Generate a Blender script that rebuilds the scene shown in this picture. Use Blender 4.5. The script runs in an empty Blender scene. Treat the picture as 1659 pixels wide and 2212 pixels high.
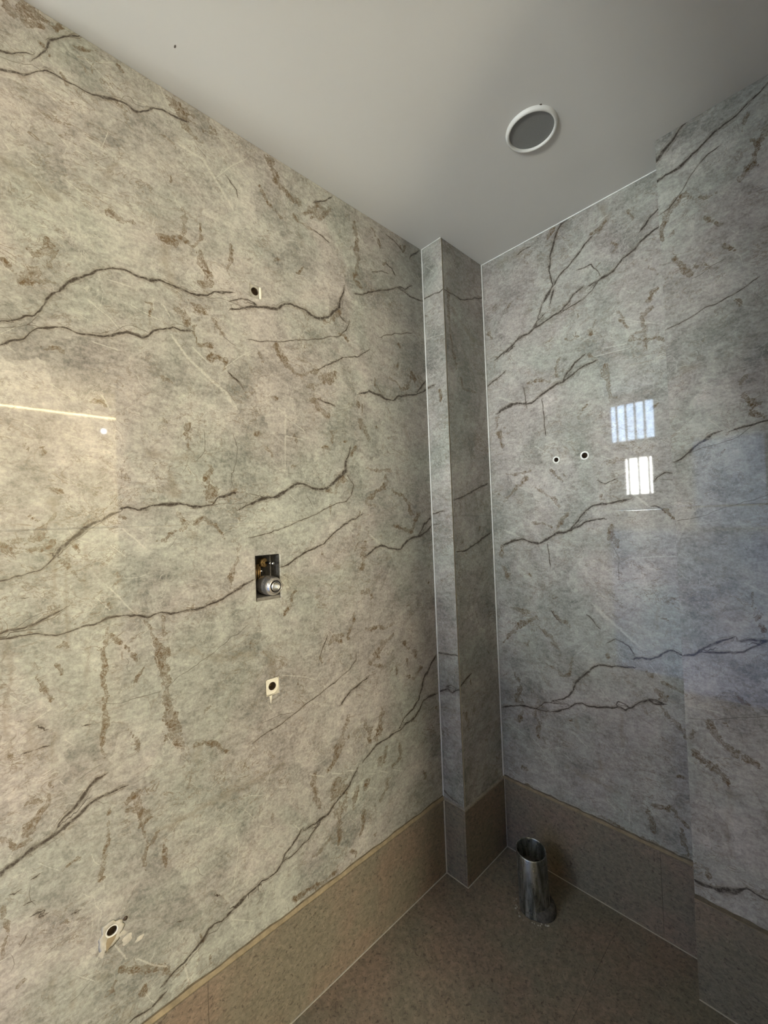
import bpy, bmesh, math, random
import numpy as np
from mathutils import Vector, Matrix

# ------------------------------------------------------------------ camera
scene = bpy.context.scene
COL = scene.collection
IMG_W, IMG_H = 1659, 2212
FOCAL_PX = 907.95
YAW, PITCH, ROLL = 0.8110, 0.0224, -0.0376
CAM = Vector((1.1790, -1.7098, 1.4915))
fwd = Vector((-math.sin(YAW) * math.cos(PITCH), math.cos(YAW) * math.cos(PITCH), math.sin(PITCH)))
rgt = Vector((math.cos(YAW), math.sin(YAW), 0))
upv = rgt.cross(fwd)
r2 = rgt * math.cos(ROLL) + upv * math.sin(ROLL)
u2 = -rgt * math.sin(ROLL) + upv * math.cos(ROLL)
cam_data = bpy.data.cameras.new('camera')
cam = bpy.data.objects.new('camera', cam_data)
COL.objects.link(cam)
m = Matrix.Identity(4)
for i in range(3):
    m[i][0], m[i][1], m[i][2], m[i][3] = r2[i], u2[i], -fwd[i], CAM[i]
cam.matrix_world = m
cam_data.sensor_fit = 'VERTICAL'
cam_data.sensor_height = 36.0
cam_data.lens = FOCAL_PX * 36.0 / IMG_H
cam_data.clip_start = 0.02
scene.camera = cam

# ------------------------------------------------------------------ world, exposure, lights
scene.view_settings.view_transform = 'Standard'
scene.view_settings.look = 'None'
scene.view_settings.gamma = 1.0
scene.view_settings.exposure = 0.0
scene.view_settings.use_curve_mapping = False
scene.cycles.max_bounces = 6
scene.cycles.diffuse_bounces = 3
scene.cycles.glossy_bounces = 3
scene.cycles.use_adaptive_sampling = True
scene.cycles.adaptive_threshold = 0.03
world = bpy.data.worlds.new('world')
scene.world = world
world.use_nodes = True
bg = world.node_tree.nodes['Background']
bg.inputs[0].default_value = (0.36, 0.58, 1.0, 1)
bg.inputs[1].default_value = 2.0


def area(name, loc, target, sx, sy, power, color):
    l = bpy.data.lights.new(name, 'AREA')
    l.shape = 'RECTANGLE'
    l.size, l.size_y = sx, sy
    l.energy = power
    l.color = color
    o = bpy.data.objects.new(name, l)
    COL.objects.link(o)
    o.location = loc
    d = (Vector(target) - Vector(loc)).normalized()
    o.rotation_euler = d.to_track_quat('-Z', 'Y').to_euler()
    return o


# bright daylight patch of the terrace, through the doorway behind the camera
area('doorway_daylight', (0.93, -5.30, 1.50), (0.5, 0, 1.60), 0.46, 1.10, 200, (0.95, 1.0, 0.95))
# warm ceiling lamp hidden behind the partition, and warm wall light panel, in the room beyond the alcove
area('ceiling_lamp_glow', (3.0, -0.60, 2.62), (3.8, -0.9, 1.2), 0.3, 0.3, 260, (1.0, 0.86, 0.56))
area('wall_lamp_glow', (4.17, -1.99, 1.62), (0.0, -1.4, 1.2), 0.70, 1.30, 200, (1.0, 0.925, 0.72))

# ------------------------------------------------------------------ sizes (metres)
H = 2.6783          # ceiling
B = 0.3019          # skirting height
PW, PD = 0.1085, 0.3027    # boxed corner column: width along x, depth along y
PX, PP = 0.8489, 0.1375    # wall projection: start x, depth
RX = 1.60           # partition with the wide opening
ZJ = 1.5013         # horizontal tile joint
YJ = -0.7411        # vertical tile joint on the left wall
Y_END = -1.78       # end of the tiled left wall
GAP = 0.0007


# ------------------------------------------------------------------ helpers
def meta(o, label=None, cat=None, kind=None, group=None):
    if label: o['label'] = label
    if cat: o['category'] = cat
    if kind: o['kind'] = kind
    if group: o['group'] = group
    return o


def link(name, me, mat=None, parent=None):
    o = bpy.data.objects.new(name, me)
    COL.objects.link(o)
    if mat is not None and len(me.materials) == 0:
        me.materials.append(mat)
    if parent is not None:
        o.parent = parent
        o.matrix_parent_inverse = parent.matrix_world.inverted()
    return o


def bm_obj(name, bm, mat, parent=None, smooth=False):
    me = bpy.data.meshes.new(name)
    bmesh.ops.recalc_face_normals(bm, faces=bm.faces)
    bm.to_mesh(me)
    bm.free()
    if smooth:
        for p in me.polygons:
            p.use_smooth = True
    return link(name, me, mat, parent)


def empty(name, loc, label, cat, group=None):
    o = bpy.data.objects.new(name, None)
    o.location = loc
    o.empty_display_size = 0.05
    COL.objects.link(o)
    bpy.context.view_layer.update()
    return meta(o, label, cat, None, group)


def add_box(bm, lo, hi, bevel=0.0):
    r = bmesh.ops.create_cube(bm, size=1.0)
    vs = r['verts']
    for v in vs:
        for k in range(3):
            v.co[k] = lo[k] if v.co[k] < 0 else hi[k]
    if bevel > 0:
        es = list({e for v in vs for e in v.link_edges})
        bmesh.ops.bevel(bm, geom=es, offset=bevel, segments=1, affect='EDGES')


def box(name, lo, hi, mat, parent=None, bevel=0.0):
    bm = bmesh.new()
    add_box(bm, lo, hi, bevel)
    return bm_obj(name, bm, mat, parent)


def add_lathe(bm, prof, org, axis, seg=48, cap0=False, cap1=False):
    """revolve (radius, along) pairs about axis through org"""
    ax = Vector(axis).normalized()
    t = ax.orthogonal().normalized()
    b = ax.cross(t)
    rings = []
    for r, h in prof:
        c = Vector(org) + ax * h
        if r < 1e-6:
            rings.append([bm.verts.new(c)])
        else:
            rings.append([bm.verts.new(c + (t * math.cos(2 * math.pi * i / seg) + b * math.sin(2 * math.pi * i / seg)) * r)
                          for i in range(seg)])
    for a, c in zip(rings, rings[1:]):
        for i in range(seg):
            j = (i + 1) % seg
            if len(a) == 1 and len(c) == 1:
                continue
            if len(a) == 1:
                bm.faces.new((a[0], c[i], c[j]))
            elif len(c) == 1:
                bm.faces.new((a[i], a[j], c[0]))
            else:
                bm.faces.new((a[i], a[j], c[j], c[i]))
    if cap0 and len(rings[0]) > 1: bm.faces.new(rings[0])
    if cap1 and len(rings[-1]) > 1: bm.faces.new(rings[-1])


def lathe(name, prof, org, axis, mat, parent=None, seg=48, smooth=True, cap0=False, cap1=False):
    bm = bmesh.new()
    add_lathe(bm, prof, org, axis, seg, cap0, cap1)
    o = bm_obj(name, bm, mat, parent, smooth)
    return o


# ------------------------------------------------------------------ materials
class NT:
    def __init__(self, name):
        self.mat = bpy.data.materials.new(name)
        self.mat.use_nodes = True
        self.t = self.mat.node_tree
        self.bsdf = self.t.nodes['Principled BSDF']

    def n(self, typ, **kw):
        nd = self.t.nodes.new(typ)
        for k, v in kw.items():
            setattr(nd, k, v)
        return nd

    def l(self, a, b):
        self.t.links.new(a, b)

    def pos(self):
        return self.n('ShaderNodeNewGeometry').outputs['Position']

    def mapping(self, vec, scale=(1, 1, 1), rot=(0, 0, 0), loc=(0, 0, 0)):
        mp = self.n('ShaderNodeMapping')
        mp.inputs['Scale'].default_value = scale
        mp.inputs['Rotation'].default_value = rot
        mp.inputs['Location'].default_value = loc
        self.l(vec, mp.inputs['Vector'])
        return mp.outputs[0]

    def noise(self, vec, scale, detail=4, rough=0.55, dist=0.0, out='Fac'):
        nz = self.n('ShaderNodeTexNoise')
        nz.inputs['Scale'].default_value = scale
        nz.inputs['Detail'].default_value = detail
        nz.inputs['Roughness'].default_value = rough
        nz.inputs['Distortion'].default_value = dist
        self.l(vec, nz.inputs['Vector'])
        return nz.outputs[out]

    def math(self, op, a, b=None, c=None, clamp=False):
        nd = self.n('ShaderNodeMath', operation=op)
        nd.use_clamp = clamp
        for i, v in enumerate((a, b, c)):
            if v is None: continue
            if isinstance(v, (int, float)): nd.inputs[i].default_value = v
            else: self.l(v, nd.inputs[i])
        return nd.outputs[0]

    def rng(self, v, a, b, c=0.0, d=1.0, smooth=True):
        nd = self.n('ShaderNodeMapRange')
        nd.interpolation_type = 'SMOOTHSTEP' if smooth else 'LINEAR'
        self.l(v, nd.inputs[0])
        for i, x in enumerate((a, b, c, d)):
            if isinstance(x, (int, float)): nd.inputs[i + 1].default_value = x
            else: self.l(x, nd.inputs[i + 1])
        return nd.outputs[0]

    def mix(self, fac, a, b, mode='MIX'):
        nd = self.n('ShaderNodeMix', data_type='RGBA', blend_type=mode)
        if isinstance(fac, (int, float)): nd.inputs[0].default_value = fac
        else: self.l(fac, nd.inputs[0])
        for k, v in ((6, a), (7, b)):
            if isinstance(v, tuple): nd.inputs[k].default_value = (*v, 1)
            else: self.l(v, nd.inputs[k])
        return nd.outputs[2]

    def base(self, v, rough=None, metal=None, spec=None):
        if isinstance(v, tuple): self.bsdf.inputs['Base Color'].default_value = (*v, 1)
        else: self.l(v, self.bsdf.inputs['Base Color'])
        for k, x in (('Roughness', rough), ('Metallic', metal), ('Specular IOR Level', spec)):
            if x is None: continue
            if isinstance(x, (int, float)): self.bsdf.inputs[k].default_value = x
            else: self.l(x, self.bsdf.inputs[k])
        return self

    def bump(self, h, strength=0.3, dist=0.002):
        b = self.n('ShaderNodeBump')
        b.inputs['Strength'].default_value = strength
        b.inputs['Distance'].default_value = dist
        self.l(h, b.inputs['Height'])
        self.l(b.outputs[0], self.bsdf.inputs['Normal'])
        return self


def marble_material():
    k = NT('polished_grey_marble_tile')
    p = k.pos()
    cloud = k.noise(p, 2.6, 5, 0.6, 0.6)
    cloud2 = k.noise(k.mapping(p, (1, 1, 1), (0.3, 0.4, 0.2), (3.1, 1.7, 0.4)), 7.0, 5, 0.68, 0.8)
    grain = k.noise(k.mapping(p, (38, 38, 70), (0.35, 0.35, 0.0)), 1.0, 4, 0.7)
    fine = k.noise(p, 130, 4, 0.75)
    pink = (0.352, 0.320, 0.290)
    green = (0.312, 0.312, 0.272)
    col = k.mix(k.rng(cloud, 0.36, 0.64), pink, green)
    val = k.math('ADD', k.rng(cloud2, 0.34, 0.66, 0.76, 1.20, False), k.rng(grain, 0.36, 0.64, -0.17, 0.17, False))
    val = k.math('ADD', val, k.rng(fine, 0.36, 0.64, -0.18, 0.18, False))
    # network of hairline cracks, pale and brown
    warp = k.noise(p, 6.0, 4, 0.6, 0.0, 'Color')
    wp = k.n('ShaderNodeVectorMath', operation='MULTIPLY_ADD')
    k.l(warp, wp.inputs[0]); wp.inputs[1].default_value = (0.16, 0.16, 0.16); k.l(p, wp.inputs[2])
    vor = k.n('ShaderNodeTexVoronoi', feature='DISTANCE_TO_EDGE')
    vor.inputs['Scale'].default_value = 7.5
    k.l(wp.outputs[0], vor.inputs['Vector'])
    vc = k.n('ShaderNodeTexVoronoi', feature='F1')
    vc.inputs['Scale'].default_value = 7.5
    k.l(wp.outputs[0], vc.inputs['Vector'])
    vs = k.n('ShaderNodeSeparateColor'); k.l(vc.outputs['Color'], vs.inputs[0])
    val = k.math('ADD', val, k.rng(vs.outputs[0], 0.0, 1.0, -0.12, 0.12, False))
    patch = k.noise(k.mapping(p, (1, 1, 1), (0, 0, 0), (9, 4, 2)), 5.0, 3, 0.5)
    crack = k.math('MULTIPLY', k.rng(vor.outputs['Distance'], 0.0, 0.016, 1, 0), k.rng(patch, 0.50, 0.66))
    crack2 = k.math('MULTIPLY', k.rng(vor.outputs['Distance'], 0.0, 0.012, 1, 0), k.rng(patch, 0.48, 0.34))
    hs = k.n('ShaderNodeVectorMath', operation='SCALE')
    k.l(col, hs.inputs[0]); k.l(val, hs.inputs['Scale'])
    col = hs.outputs[0]
    col = k.mix(k.math('MULTIPLY', crack, 0.38), col, (0.17, 0.13, 0.095))
    col = k.mix(k.math('MULTIPLY', crack2, 0.26), col, (0.56, 0.53, 0.47))
    for sc, str_, loc, wdt, amt, tone in ((7.0, (1, 1, 1.9), (4, 8, 1), 0.014, 0.80, (0.17, 0.13, 0.088)),
                                          (11.0, (1.3, 1.3, 1.0), (1, 3, 6), 0.014, 0.50, (0.54, 0.51, 0.45)),
                                          (19.0, (1, 1, 1.6), (7, 2, 5), 0.022, 0.60, (0.16, 0.125, 0.085))):
        wn = k.noise(k.mapping(p, str_, (0.2, 0.3, 0.1), loc), sc, 5, 0.62, 1.3)
        wl_ = k.rng(k.math('ABSOLUTE', k.math('SUBTRACT', wn, 0.5)), 0.0, wdt, 1, 0)
        wmask = k.rng(k.noise(k.mapping(p, (1, 1, 1), (0, 0, 0), (loc[1], loc[2], loc[0])), sc * 0.7, 4, 0.6), 0.47, 0.61)
        col = k.mix(k.math('MULTIPLY', k.math('MULTIPLY', wl_, wmask), amt), col, tone)
    # traced print: attributes on the tile faces
    sep = k.n('ShaderNodeSeparateXYZ')
    at = k.n('ShaderNodeAttribute', attribute_name='tint'); k.l(at.outputs['Vector'], sep.inputs[0])
    brn, soft = sep.outputs[0], sep.outputs[1]
    speck = k.noise(p, 62, 4, 0.72, 0.8)
    speck2 = k.noise(p, 19, 4, 0.65, 0.5)
    bm_ = k.math('MULTIPLY_ADD', k.math('SUBTRACT', speck, 0.5), 2.6, k.math('MULTIPLY_ADD', k.math('SUBTRACT', speck2, 0.5), 2.4, brn))
    bm_ = k.math('MULTIPLY', k.rng(bm_, 0.35, 1.0), k.rng(brn, 0.02, 0.4))
    fib = k.noise(k.mapping(p, (1, 1, 1), (0, 0, 0), (2, 7, 3)), 85, 4, 0.75, 1.2)
    inner = k.math('MULTIPLY', k.rng(fib, 0.36, 0.60, 0.20, 1.0), k.rng(speck2, 0.38, 0.58, 0.45, 1.0))
    rimb = k.math('MULTIPLY', k.rng(bm_, 0.10, 0.32), k.rng(bm_, 0.70, 0.38))     # darker ragged outline
    ba = k.math('ADD', k.math('MULTIPLY', bm_, k.math('MULTIPLY', inner, 1.0)), k.math('MULTIPLY', rimb, 0.55), clamp=True)
    col = k.mix(ba, col, (0.125, 0.086, 0.045))
    sm = k.math('MULTIPLY', k.math('MULTIPLY', soft, k.rng(speck2, 0.35, 0.6, 0.45, 1.0)), 0.42)
    col = k.mix(sm, col, (0.19, 0.155, 0.105))

    def line(attr, wob, wscale, b0, b1, js):
        a = k.n('ShaderNodeAttribute', attribute_name=attr)
        s = k.n('ShaderNodeSeparateXYZ'); k.l(a.outputs['Vector'], s.inputs[0])
        sd, ud, w = s.outputs[0], s.outputs[1], s.outputs[2]
        nz = k.noise(p, wscale, 3, 0.65)
        jit = k.math('MULTIPLY', k.math('SUBTRACT', nz, 0.5), k.math('MULTIPLY_ADD', w, wob, js))
        d = k.math('ABSOLUTE', k.math('ADD', sd, jit))
        near = k.rng(ud, k.math('MULTIPLY_ADD', w, 1.3, b0), k.math('MULTIPLY_ADD', w, 1.6, b1), 1, 0)
        return d, w, near, nz

    d, w, near, nz = line('pale', 0.5, 60, 0.0035, 0.0060, 0.0015)
    f = k.math('MULTIPLY', k.rng(d, k.math('MULTIPLY', w, 0.2), k.math('MULTIPLY_ADD', w, 1.1, 0.0006), 1, 0), near)
    f = k.math('MULTIPLY', f, k.rng(fine, 0.3, 0.6, 0.35, 1.0))
    col = k.mix(k.math('MULTIPLY', f, 0.55), col, (0.58, 0.55, 0.48))

    d, w, near, nz = line('thin', 0.8, 50, 0.0030, 0.0055, 0.0030)
    f = k.math('MULTIPLY', k.rng(d, k.math('MULTIPLY', w, 0.2), k.math('MULTIPLY_ADD', w, 0.9, 0.0005), 1, 0), near)
    f = k.math('MULTIPLY', f, k.rng(fine, 0.36, 0.54, 0.35, 1.0))
    col = k.mix(k.math('MULTIPLY', f, 0.78), col, (0.075, 0.056, 0.038))

    d, w, near, nz = line('dark', 1.0, 42, 0.0055, 0.0085, 0.0035)
    wv = k.math('MULTIPLY', w, k.rng(k.noise(p, 26, 4, 0.6), 0.34, 0.66, 0.45, 1.55, False))
    halo = k.math('MULTIPLY', k.rng(d, 0.0, k.math('MULTIPLY_ADD', w, 2.4, 0.0035), 1, 0), near)
    core = k.math('MULTIPLY', k.rng(d, k.math('MULTIPLY', wv, 0.25), k.math('MULTIPLY_ADD', wv, 1.0, 0.0008), 1, 0), near)
    off = k.math('MULTIPLY', k.rng(k.noise(k.mapping(p, (1, 1, 1), (0, 0, 0), (3, 5, 8)), 16, 4, 0.6), 0.35, 0.65, 0.2, 2.6, False), w)
    d2 = k.math('ABSOLUTE', k.math('SUBTRACT', d, off))
    strand = k.math('MULTIPLY', k.rng(d2, 0.0003, 0.0011, 1, 0), k.math('MULTIPLY', near, k.math('MULTIPLY', k.rng(w, 0.0011, 0.002), k.rng(speck2, 0.46, 0.56))))
    brk = k.math('MULTIPLY', k.rng(k.noise(p, 75, 4, 0.7), 0.34, 0.52, 0.5, 1.0), k.rng(fine, 0.36, 0.5, 0.7, 1.0))
    col = k.mix(k.math('MULTIPLY', halo, 0.30), col, (0.16, 0.12, 0.078))
    col = k.mix(k.math('MULTIPLY', strand, 0.60), col, (0.085, 0.064, 0.045))
    col = k.mix(k.math('MULTIPLY', k.math('MULTIPLY', core, brk), 0.94), col, (0.040, 0.030, 0.022))
    k.base(col, 0.032, 0.0, 0.36)
    return k.mat


def granite_material():
    k = NT('brown_textured_stone_tile')
    p = k.pos()
    c = k.noise(p, 3.2, 4, 0.6)
    st = k.noise(k.mapping(p, (60, 60, 95), (0.3, 0.2, 0.5)), 1.0, 6, 0.75, 0.6)
    sp = k.noise(p, 95, 5, 0.75, 0.7)
    col = k.mix(k.rng(c, 0.36, 0.64), (0.225, 0.168, 0.122), (0.190, 0.166, 0.120))
    f = k.rng(st, 0.32, 0.70, 0.60, 1.36, False)
    hs = k.n('ShaderNodeVectorMath', operation='SCALE')
    k.l(col, hs.inputs[0]); k.l(f, hs.inputs['Scale'])
    dk = k.math('MAXIMUM', k.rng(sp, 0.455, 0.36), k.rng(k.noise(k.mapping(p, (1, 1, 2.2), (0.5, 0.3, 0.2), (3, 1, 2)), 48, 5, 0.7, 0.9), 0.40, 0.31))
    col = k.mix(k.math('MULTIPLY', dk, 0.72), hs.outputs[0], (0.055, 0.042, 0.03))
    lt = k.rng(k.noise(k.mapping(p, (1, 1, 1), (0, 0, 0), (5, 5, 5)), 70, 4, 0.7), 0.6, 0.74)
    col = k.mix(k.math('MULTIPLY', lt, 0.35), col, (0.42, 0.35, 0.27))
    k.base(col, k.rng(st, 0.3, 0.7, 0.42, 0.62, False), 0.0, 0.35)
    k.bump(st, 0.35, 0.0012)
    return k.mat


def plain(name, col, rough=0.6, metal=0.0, spec=0.5, vary=0.06, scale=30.0, bump=0.0):
    k = NT(name)
    p = k.pos()
    nz = k.noise(p, scale, 5, 0.6)
    f = k.rng(nz, 0.3, 0.7, 1 - vary, 1 + vary, False)
    hs = k.n('ShaderNodeVectorMath', operation='SCALE')
    hs.inputs[0].default_value = col
    k.l(f, hs.inputs['Scale'])
    k.base(hs.outputs[0], rough, metal, spec)
    if bump: k.bump(nz, bump, 0.001)
    return k.mat


def emitter(name, col, strength, vary=0.0, scale=20.0, stretch=(1, 1, 1)):
    k = NT(name)
    e = k.n('ShaderNodeEmission')
    if vary:
        nz = k.noise(k.mapping(k.pos(), stretch), scale, 5, 0.65)
        s = k.rng(nz, 0.3, 0.7, strength * (1 - vary), strength * (1 + vary), False)
        k.l(s, e.inputs[1])
    else:
        e.inputs[1].default_value = strength
    e.inputs[0].default_value = (*col, 1)
    out = k.t.nodes['Material Output']
    k.l(e.outputs[0], out.inputs[0])
    k.mat.cycles.emission_sampling = 'FRONT_BACK'
    return k.mat


M = {}
M['marble'] = marble_material()
M['stone'] = granite_material()
M['ceiling'] = plain('matt_ceiling_paint', (0.68, 0.665, 0.615), 0.75, vary=0.015, scale=3, bump=0.0)
M['paint'] = plain('white_wall_paint', (0.70, 0.66, 0.58), 0.7, vary=0.03, scale=4)
M['grout'] = plain('cream_grout', (0.50, 0.46, 0.38), 0.8, vary=0.12, scale=60)
M['sealant'] = plain('white_sealant', (0.72, 0.71, 0.67), 0.45, vary=0.10, scale=40)
M['mortar_grey'] = plain('grey_mortar', (0.27, 0.24, 0.19), 0.85, vary=0.3, scale=40)
M['mortar'] = plain('tan_mortar', (0.26, 0.205, 0.125), 0.85, vary=0.30, scale=35, bump=0.3)
M['grime'] = plain('dark_mortar', (0.12, 0.095, 0.06), 0.9, vary=0.35, scale=50)
M['filler'] = plain('cream_filler', (0.74, 0.70, 0.58), 0.7, vary=0.12, scale=70, bump=0.2)
M['pvc'] = plain('white_plastic', (0.75, 0.74, 0.68), 0.35, vary=0.04)
M['chrome'] = plain('scuffed_chrome', (0.62, 0.57, 0.51), 0.27, 0.82, vary=0.14, scale=45)
M['steel'] = plain('bright_steel', (0.70, 0.68, 0.64), 0.25, 1.0, vary=0.05)
M['brass'] = plain('dull_brass', (0.13, 0.085, 0.034), 0.5, 0.8, vary=0.25, scale=60)
M['copper'] = plain('dull_copper', (0.40, 0.25, 0.10), 0.4, 0.8, vary=0.2)
M['black'] = plain('black_plastic', (0.012, 0.010, 0.008), 0.85, spec=0.15, vary=0.3)
M['rubber'] = plain('grey_plastic', (0.16, 0.155, 0.14), 0.5, vary=0.4, scale=55)
M['cavity'] = plain('dark_brown_bore', (0.045, 0.028, 0.014), 0.6, vary=0.4, scale=80)
M['cement'] = plain('pale_cement', (0.46, 0.43, 0.36), 0.85, vary=0.25, scale=45, bump=0.3)
M['pale_cement'] = plain('pale_cement_smear', (0.44, 0.41, 0.345), 0.8, vary=0.25, scale=70)
M['tile_cement'] = plain('tile_grey_cement', (0.335, 0.315, 0.265), 0.8, vary=0.3, scale=60, bump=0.3)
M['lens'] = plain('grey_mesh', (0.225, 0.225, 0.215), 0.6, vary=0.05, scale=300)
M['ring'] = plain('white_enamel', (0.76, 0.75, 0.69), 0.4, vary=0.02)
M['stain'] = plain('dark_stain', (0.10, 0.08, 0.06), 0.8, vary=0.2)
M['grimy'] = plain('grimy_dark_plastic', (0.075, 0.068, 0.058), 0.8, spec=0.2, vary=0.55, scale=70)
M['dull_mortar'] = plain('grey_dusty_mortar', (0.17, 0.155, 0.13), 0.9, vary=0.35, scale=60, bump=0.4)
M['bar'] = plain('grey_painted_iron', (0.10, 0.11, 0.14), 0.5, vary=0.1)
M['blue'] = plain('pale_blue_wall_paint', (0.26, 0.50, 0.95), 0.6, vary=0.05)
M['plaster'] = plain('grey_wall_plaster', (0.17, 0.165, 0.15), 0.7, vary=0.06)


def galvanised():
    k = NT('galvanised_steel')
    tc = k.n('ShaderNodeTexCoord').outputs['Object']
    st = k.noise(k.mapping(tc, (55, 55, 7)), 1.0, 5, 0.65, 0.4)
    sp = k.noise(tc, 55, 5, 0.7)
    col = k.mix(k.rng(st, 0.34, 0.68), (0.12, 0.12, 0.095), (0.42, 0.43, 0.40))
    col = k.mix(k.math('MULTIPLY', k.rng(sp, 0.58, 0.70), 0.7), col, (0.10, 0.09, 0.065))
    k.base(col, k.rng(sp, 0.3, 0.7, 0.22, 0.42, False), 0.85, 0.5)
    return k.mat


M['galv'] = galvanised()

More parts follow.
